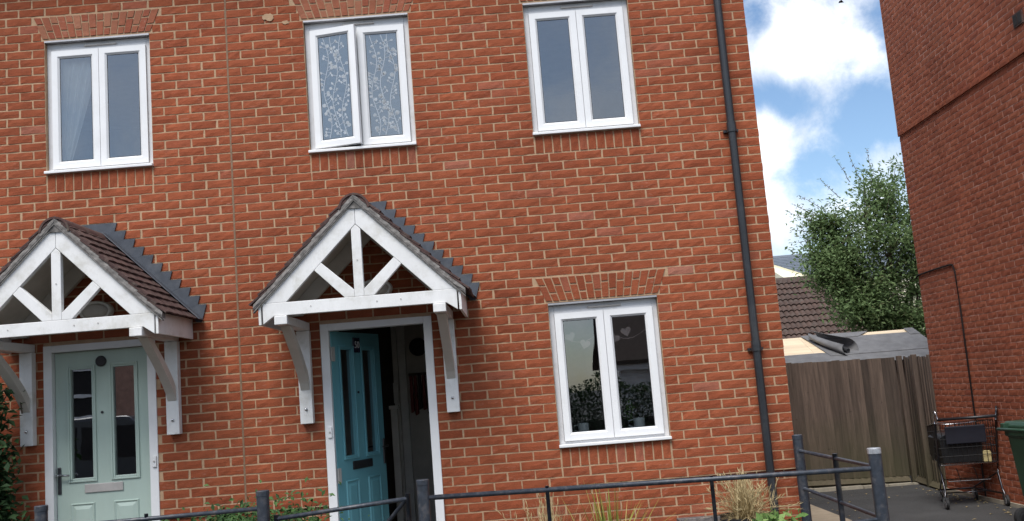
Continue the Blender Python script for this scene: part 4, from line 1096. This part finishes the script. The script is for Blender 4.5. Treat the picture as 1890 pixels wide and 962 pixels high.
# ------------------------------------------------------------------ garden plants
def leafy(name, label, cat, pts, n, lmat, size, seed, spread=.07, stem=None, droop=-.3):
    r = random.Random(seed); T = thing(name, label, cat, pts[0][:3])
    lf = MB(); st = MB()
    for i in range(n):
        c = r.choice(pts); p = Vector(c[:3]) + Vector((r.gauss(0, 1) * c[3], r.gauss(0, 1) * c[4], r.gauss(0, 1) * c[5]))
        d = Vector((r.gauss(0, 1), r.gauss(-.5, .8), r.gauss(droop, .7)))
        l = r.uniform(*size); lf.leaf(p, d, Vector((r.gauss(0, .5), -.6, 1)), l, l * .5, r.random() * .9)
    lf.build('foliage', lmat, T, tone=True, kind='stuff')
    if stem:
        for path in stem: st.tube(path, .006, 5, caps=False)
        st.build('stem', 'trunk', T)
    return T
leafy('climbing_plant', 'dark green climbing plant at the left edge by the green door', 'plant',
      [(-1.95, -.32, -4.9, .15, .10, .3), (-1.93, -.32, -4.4, .12, .10, .22), (-1.92, -.34, -4.0, .09, .09, .18), (-1.93, -.32, -3.6, .08, .08, .16), (-1.93, -.34, -3.28, .07, .06, .09), (-1.86, -.25, -4.15, .06, .05, .3), (-1.80, -.2, -4.45, .07, .06, .1), (-2.2, -.3, -3.9, .15, .1, .5), (-1.9, -.3, -4.25, .08, .06, .3)],
      5600, 'climber_leaf', (.045, .095), 41, stem=[[(-2.0, -.2, GZ), (-1.97, -.25, -4.2), (-1.9, -.3, -3.3)], [(-1.95, -.25, -3.4), (-1.83, -.2, -3.18), (-1.77, -.2, -3.16)]])
leafy('climbing_plant', 'thin leafy tendril reaching across the canopy post', 'plant', [(-1.79, -.16, -3.17, .03, .02, .02), (-1.745, -.14, -3.22, .02, .015, .05), (-1.84, -.18, -3.14, .03, .02, .02)], 46, 'shrub_leaf', (.03, .06), 42,
      stem=[[(-1.95, -.25, -3.2), (-1.83, -.2, -3.13), (-1.76, -.15, -3.17), (-1.74, -.14, -3.34)]])
leafy('shrub', 'leafy green shrub behind the railing between the two doors', 'shrub', [(.10, -1.0, -4.36, .16, .14, .12), (.38, -.95, -4.36, .18, .14, .12), (.62, -1.0, -4.27, .14, .12, .1), (-.15, -1.0, -4.45, .15, .12, .1), (.25, -1, -4.30, .08, .1, .05), (.1, -.9, -4.27, .06, .08, .05)],
      3200, 'shrub_leaf', (.03, .065), 43, stem=[[(.2, -1, GZ + .2), (.15, -1, -4.4)], [(.4, -1, GZ + .2), (.45, -1, -4.4)]])
def tuft(name, label, cat, base, n, l, lmat, seed, lean=.35, wd=.004, plume=False, curve=.5):
    r = random.Random(seed); T = thing(name, label, cat, base); mb = MB(); base = Vector(base)
    for i in range(n):
        a = r.uniform(0, 2 * pi); le = abs(r.gauss(0, lean)); L = r.uniform(*l)
        d = Vector((cos(a) * sin(le), sin(a) * sin(le), cos(le))); side = Vector((-sin(a), cos(a), 0)); 
        side = (side * .6 + Vector((r.uniform(-1, 1), r.uniform(-.3, .3), 0)) * .7).normalized(); tone = r.random()
        p = base + Vector((r.gauss(0, .04), r.gauss(0, .04), 0)); pts = []
        k = 6
        for j in range(k + 1):
            t = j / k; pts.append(p + d * (L * t) + Vector((cos(a), sin(a), -.7)) * (curve * L * t * t * sin(le)))
        vs = []; fs = []
        for j, q in enumerate(pts):
            w_ = wd * (1 - (j / k) ** 1.5) + .0006; vs += [q - side * w_, q + side * w_]
        fs = [(2 * j, 2 * j + 1, 2 * j + 3, 2 * j + 2) for j in range(k)]
        mb.add(vs, fs, tone)
        if plume and i % plume == 0:
            for q in range(10):
                t = .75 + .25 * q / 10; c = pts[-1].lerp(pts[-3], 1 - q / 9)
                mb.leaf(c, (pts[-1] - pts[-2]) + Vector((r.gauss(0, .03), r.gauss(0, .03), .02)), Vector((0, 1, 0)), .05, .006, 1.0)
    mb.build('blades', lmat, T, tone=True, kind='stuff'); return T
tuft('ornamental_grass', 'wispy dry grass clump behind the railing under the window', 'grass', (2.42, -.75, -5.0), 200, (.45, .80), 'straw', 51, .30, .0022, 5)
tuft('ornamental_grass', 'tall yellow green strappy grass clump between the railing uprights', 'grass', (2.86, -.8, -5.0), 130, (.55, .88), 'strap_leaf', 52, .50, .0085)
tuft('ornamental_grass', 'straw coloured feather grass growing in the black pot', 'grass', (3.84, -.9, -4.52), 460, (.16, .36), 'straw', 53, .55, .0026, 7, .8)
tuft('ornamental_grass', 'single tall seed stalks leaning in front of the downpipe', 'grass', (3.98, -.75, -4.7), 6, (.30, .62), 'straw', 54, .18, .002, 1)
o = thing('plant_pot', 'black pot holding the feather grass near the downpipe', 'plant pot', (3.82, -.9, -5.02))
MB().lathe([(.14, -5.02), (.20, -4.56), (.225, -4.55), (.225, -4.49), (.205, -4.49), (.20, -4.53), (.0, -4.53)], (3.84, -.9, 0), 28).build('tub', 'black_plastic', o, smooth=False)
o = thing('plant_pot', 'dark oval pot rim below the lower window', 'plant pot', (3.24, -.9, -5.02))
MB().lathe([(.12, -5.02), (.13, -4.58), (.14, -4.575), (.14, -4.535), (.13, -4.535), (.0, -4.56)], (3.20, -.95, 0), 28).build('tub', 'rail_metal', o)
leafy('potted_plant', 'fresh light green leaves spilling beside the black pot', 'plant', [(4.03, -1.15, -4.52, .10, .06, .04), (3.9, -1.2, -4.56, .06, .05, .03)], 150, 'fresh_leaf', (.05, .10), 55, droop=-.1)
T = thing('wooden_planter', 'grey slatted wooden planter behind the railing', 'planter', (3.52, -.85, -5.02))
for i in range(6): MB().box(3.36, 3.64, -.99, -.97, -4.47 - .085 * i - .078, -4.47 - .085 * i, M4=None).build('slat', 'planter_wood', T, bevel=.004)
for x in (3.37, 3.61): MB().box(x, x + .03, -.965, -.72, -5.02, -4.50).build('end_post', 'planter_wood', T)
MB().box(3.37, 3.64, -.72, -.70, -5.02, -4.50).build('back_panel', 'planter_wood', T)

# ------------------------------------------------------------------ things behind the glass and in the hall
# net curtain tied to one side
mb = MB(); n = 30; k = 12
vs = []
for j in range(k + 1):
    t = j / k; z = -.23 - 1.05 * t
    for i in range(n + 1):
        u = i / n; wide = .30 * (1 - t ** 1.1) + .075; x = -1.53 + (.0 + u * wide) - .0 * t
        vs.append((x, .13 + .014 * sin(u * 26 + t * 1.5) + .02 * t, z))
mb.add(vs, [(j * (n + 1) + i, j * (n + 1) + i + 1, (j + 1) * (n + 1) + i + 1, (j + 1) * (n + 1) + i) for j in range(k) for i in range(n)])
tag(mb.build('net_curtain', 'net', smooth=True), 'white net curtain gathered to the left in the left upstairs window', 'curtain')
# heart bunting
T = thing('heart_bunting', 'string of pale pink hearts hanging inside the downstairs window', 'bunting', (3.0, .2, -3.0))
cord = []
for i in range(21):
    t = i / 20; cord.append((2.64 + .8 * t, .20, -3.01 - .10 * sin(pi * (t * 2 % 1)) if t < .5 else -3.01 - .10 * sin(pi * ((t * 2) % 1))))
MB().tube(cord, .0025, 5).build('cord', 'heart_pink', T)
for x, z, a in ((2.755, -3.06, .35), (2.875, -3.13, -.3), (3.23, -3.05, .2), (3.13, -3.10, -.4)):
    pts = []
    for i in range(22):
        q = 2 * pi * i / 22; hx_ = 16 * sin(q) ** 3; hz_ = 13 * cos(q) - 5 * cos(2 * q) - 2 * cos(3 * q) - cos(4 * q)
        hx_, hz_ = hx_ * cos(a) - hz_ * sin(a), hx_ * sin(a) + hz_ * cos(a); pts.append((x + hx_ * .0028, z + hz_ * .0028))
    MB().prism(pts, .19, .205).build('heart', 'heart_pink', T)
def mug(x, s, label):
    T = thing('mug', label, 'mug', (x, .2, -3.885), group='white mugs on the window sill')
    z = -3.885
    MB().lathe([(.030 * s, z), (.038 * s, z + .01), (.040 * s, z + .085 * s), (.036 * s, z + .085 * s), (.033 * s, z + .012)], (x, .2, 0), 20).build('cup', 'china', T, smooth=False)
    MB().tube([(x - .038 * s, .2, z + .075 * s), (x - .068 * s, .2, z + .07 * s), (x - .072 * s, .2, z + .04 * s), (x - .038 * s, .2, z + .022 * s)], .006, 6).build('handle', 'china', T, smooth=True)
mug(2.80, 1.15, 'white jug standing alone on the sill behind the left pane'); mug(3.27, 1.25, 'white mug beside the sprig on the sill behind the right pane')
leafy('potted_plant', 'small pale sprig of leaves behind the right pane', 'plant', [(3.21, .26, -3.78, .02, .02, .05), (3.20, .26, -3.70, .02, .02, .04)], 60, 'fresh_leaf', (.02, .04), 61)
MB().box(2.6, 3.48, .125, .29, -3.93, -3.888).build('window_board', 'upvc', H2)
# hall: end wall, door casings, newel, coats, clock
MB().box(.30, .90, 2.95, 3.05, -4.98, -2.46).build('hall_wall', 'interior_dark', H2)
MB().box(.93, .985, 2.6, 2.7, -4.98, -2.46).box(.99, 1.075, 2.61, 2.7, -4.98, -2.46).build('hall_casing', 'hall_white', H2, bevel=.006)
MB().box(1.08, 2.2, 2.62, 2.7, -4.98, -2.46).build('hall_end_wall', 'interior_wall', H2)
MB().box(.93, 1.00, 2.2, 2.28, -4.98, -3.56).box(.915, 1.015, 2.185, 2.295, -3.56, -3.52).build('newel_post', 'hall_white', H2, bevel=.006)
MB().box(.94, .99, 2.45, 2.50, -3.5, -3.28).build('stair_string', 'hall_white', H2)
MB().box(1.69, 1.75, .31, 2.6, -4.98, -2.46).build('hall_side_wall', 'interior_wall', H2)
o = MB().lathe([(0, -.03), (.085, -.03), (.098, -.01), (.098, 0)], (1.22, 2.615, -2.91), 28, 'y').build('wall_clock', 'coat_dark'); tag(o, 'round dark clock high on the wall inside the open doorway', 'clock')
T = thing('hanging_coats', 'dark red scarves and coats hanging inside the open doorway', 'coats', (1.2, 2.55, -3.3))
for i, (x, z0, z1, m_) in enumerate(((1.125, -3.22, -3.60, 'coat_red'), (1.17, -3.22, -3.63, 'coat_red'), (1.215, -3.20, -3.57, 'coat_dark'), (1.26, -3.22, -3.58, 'coat_red'), (1.305, -3.21, -3.62, 'coat_dark'))):
    MB().prism([(x - .016, z0), (x + .016, z0), (x + .020, z1), (x - .019, z1 - .02)], 2.54, 2.60).build('garment', m_, T, bevel=.008)
MB().box(1.10, 1.35, 2.58, 2.615, -3.22, -3.19).build('peg_rail', 'trunk', T)

# ------------------------------------------------------------------ across the street: seen only as reflections in the panes
T = thing('opposite_house', 'brick house across the street with one white window', 'house', (-8, -17, GZ))
MB().box(-14, -3.6, -24, -16.5, GZ, 0).build('wall', 'opp_brick', T)
MB().prism([(-24.4, -.05), (-20.25, 2.6), (-16.1, -.05), (-16.1, .1), (-20.25, 2.75), (-24.4, .1)], -14.2, -3.4, 'x').build('roof', 'garage_tile_joined', T)
for x in (-8.75, ):
    wn_ = MB()
    wn_.box(x - .5, x - .43, -16.55, -16.42, -3.3, -2.0).box(x + .43, x + .5, -16.55, -16.42, -3.3, -2.0).box(x - .43, x + .43, -16.55, -16.42, -3.3, -3.22).box(x - .43, x + .43, -16.55, -16.42, -2.08, -2.0).box(x - .43, x + .43, -16.55, -16.42, -2.75, -2.67)
    o = wn_.build('window', 'upvc', T); MB().box(x - .43, x + .43, -16.5, -16.47, -3.22, -2.08).build('pane', 'coat_dark', o)
T = thing('opposite_garage', 'pale rendered garage across the street with brown tiled roof', 'garage', (6, -17, GZ))
MB().box(4.85, 9.5, -22, -16.6, GZ, -3.0).build('wall', 'opp_render', T); MB().box(4.7, 9.7, -16.45, -16.4, -3.15, -2.98).build('fascia', 'upvc', T)
MB().prism([(-16.35, -3.0), (-19.3, -.6), (-22.3, -3.0), (-22.3, -2.9), (-19.3, -.45), (-16.35, -2.9)], 4.62, 9.8, 'x').build('roof', 'garage_tile_joined', T)
for i in range(9):
    t = i / 9; MB().box(4.62, 9.8, -16.45 - 2.9 * t - .03, -16.45 - 2.9 * t, -2.88 + 2.42 * t, -2.84 + 2.42 * t).build('tile_course', 'garage_tile_joined', T)
r = random.Random(77); hb = MB()
for i in range(14000):
    x = r.uniform(1.2, 6.0); zt_ = -3.3 - .3 * abs(x - 3.9) ** 1.3 * .5 + .12 * sin(x * 5)
    z = r.uniform(GZ, zt_); p = Vector((x, -12.5 + r.gauss(0, .22), z)); hb.leaf(p, Vector((r.gauss(0, 1), r.gauss(.6, .7), r.gauss(0, 1))), Vector((0, 0, 1)), r.uniform(.06, .10), .055, r.random() * .45)
T = thing('hedge', 'dark green hedge across the street', 'hedge', (3.6, -12.5, GZ)); hb.build('foliage', 'hedge_leaf', T, tone=True, kind='stuff')
MB().box(1.3, 5.9, -12.65, -12.35, GZ, -4.2).build('core', 'coat_dark', T)
T = thing('parked_van', 'dark van parked across the street', 'van', (-6.3, -11.5, GZ))
prof = [(-8.9, GZ + .35), (-8.9, GZ + 1.1), (-8.6, GZ + 1.75), (-8.2, GZ + 1.93), (-5.2, GZ + 1.93), (-4.4, GZ + 1.2), (-3.7, GZ + 1.0), (-3.6, GZ + .35)]
MB().prism(prof, -12.4, -10.6).build('body', 'van_paint', T, bevel=.06)
for a, b_ in ((-8.5, -7.4), (-7.3, -6.2), (-6.1, -5.0)): MB().prism([(a, GZ + 1.15), (b_ + (.25 if b_ > -5.5 else 0), GZ + 1.15), (b_, GZ + 1.75), (a, GZ + 1.75)], -10.6, -10.585).build('window', 'coat_dark', T)
for x in (-7.9, -4.6):
    o = MB().lathe([(.2, -.1), (.32, -.09), (.32, .09), (.2, .1)], (x, -10.68, GZ + .32), 20, 'y').build('wheel', 'rubber', T); MB().lathe([(.19, .1), (.19, .112)], (x, -10.68, GZ + .32), 16, 'y').build('hub', 'silver', o)

# a bird high over the gap
d = pdir(1548, 6); P = CAM_C + d * 60
o = MB().add([P + Vector(v) for v in ((-.02, 0, 0), (.3, 0, .02), (.05, 0, .14), (.12, .25, .10), (.08, -.22, .12))], [(0, 1, 2), (0, 1, 3), (0, 1, 4)]).build('bird', 'coat_dark')
tag(o, 'tiny dark bird high in the sky between the buildings', 'bird')

r = random.Random(99); lt = MB()
for i in range(170):
    x = r.uniform(4.7, 7.8); y = r.uniform(1.0, 6.1)
    if r.random() < .6: x = 7.82 - abs(r.gauss(0, .12))
    lt.leaf(Vector((x, y, GZ + .006)), Vector((r.gauss(0, 1), r.gauss(0, 1), .08)), Vector((0, 0, 1)), r.uniform(.02, .06), .03, r.random())
o = lt.build('leaf_litter', 'straw', tone=True); o['kind'] = 'stuff'; o['label'] = 'dry leaves and bits blown along the foot of the brick wall'; o['category'] = 'leaf litter'
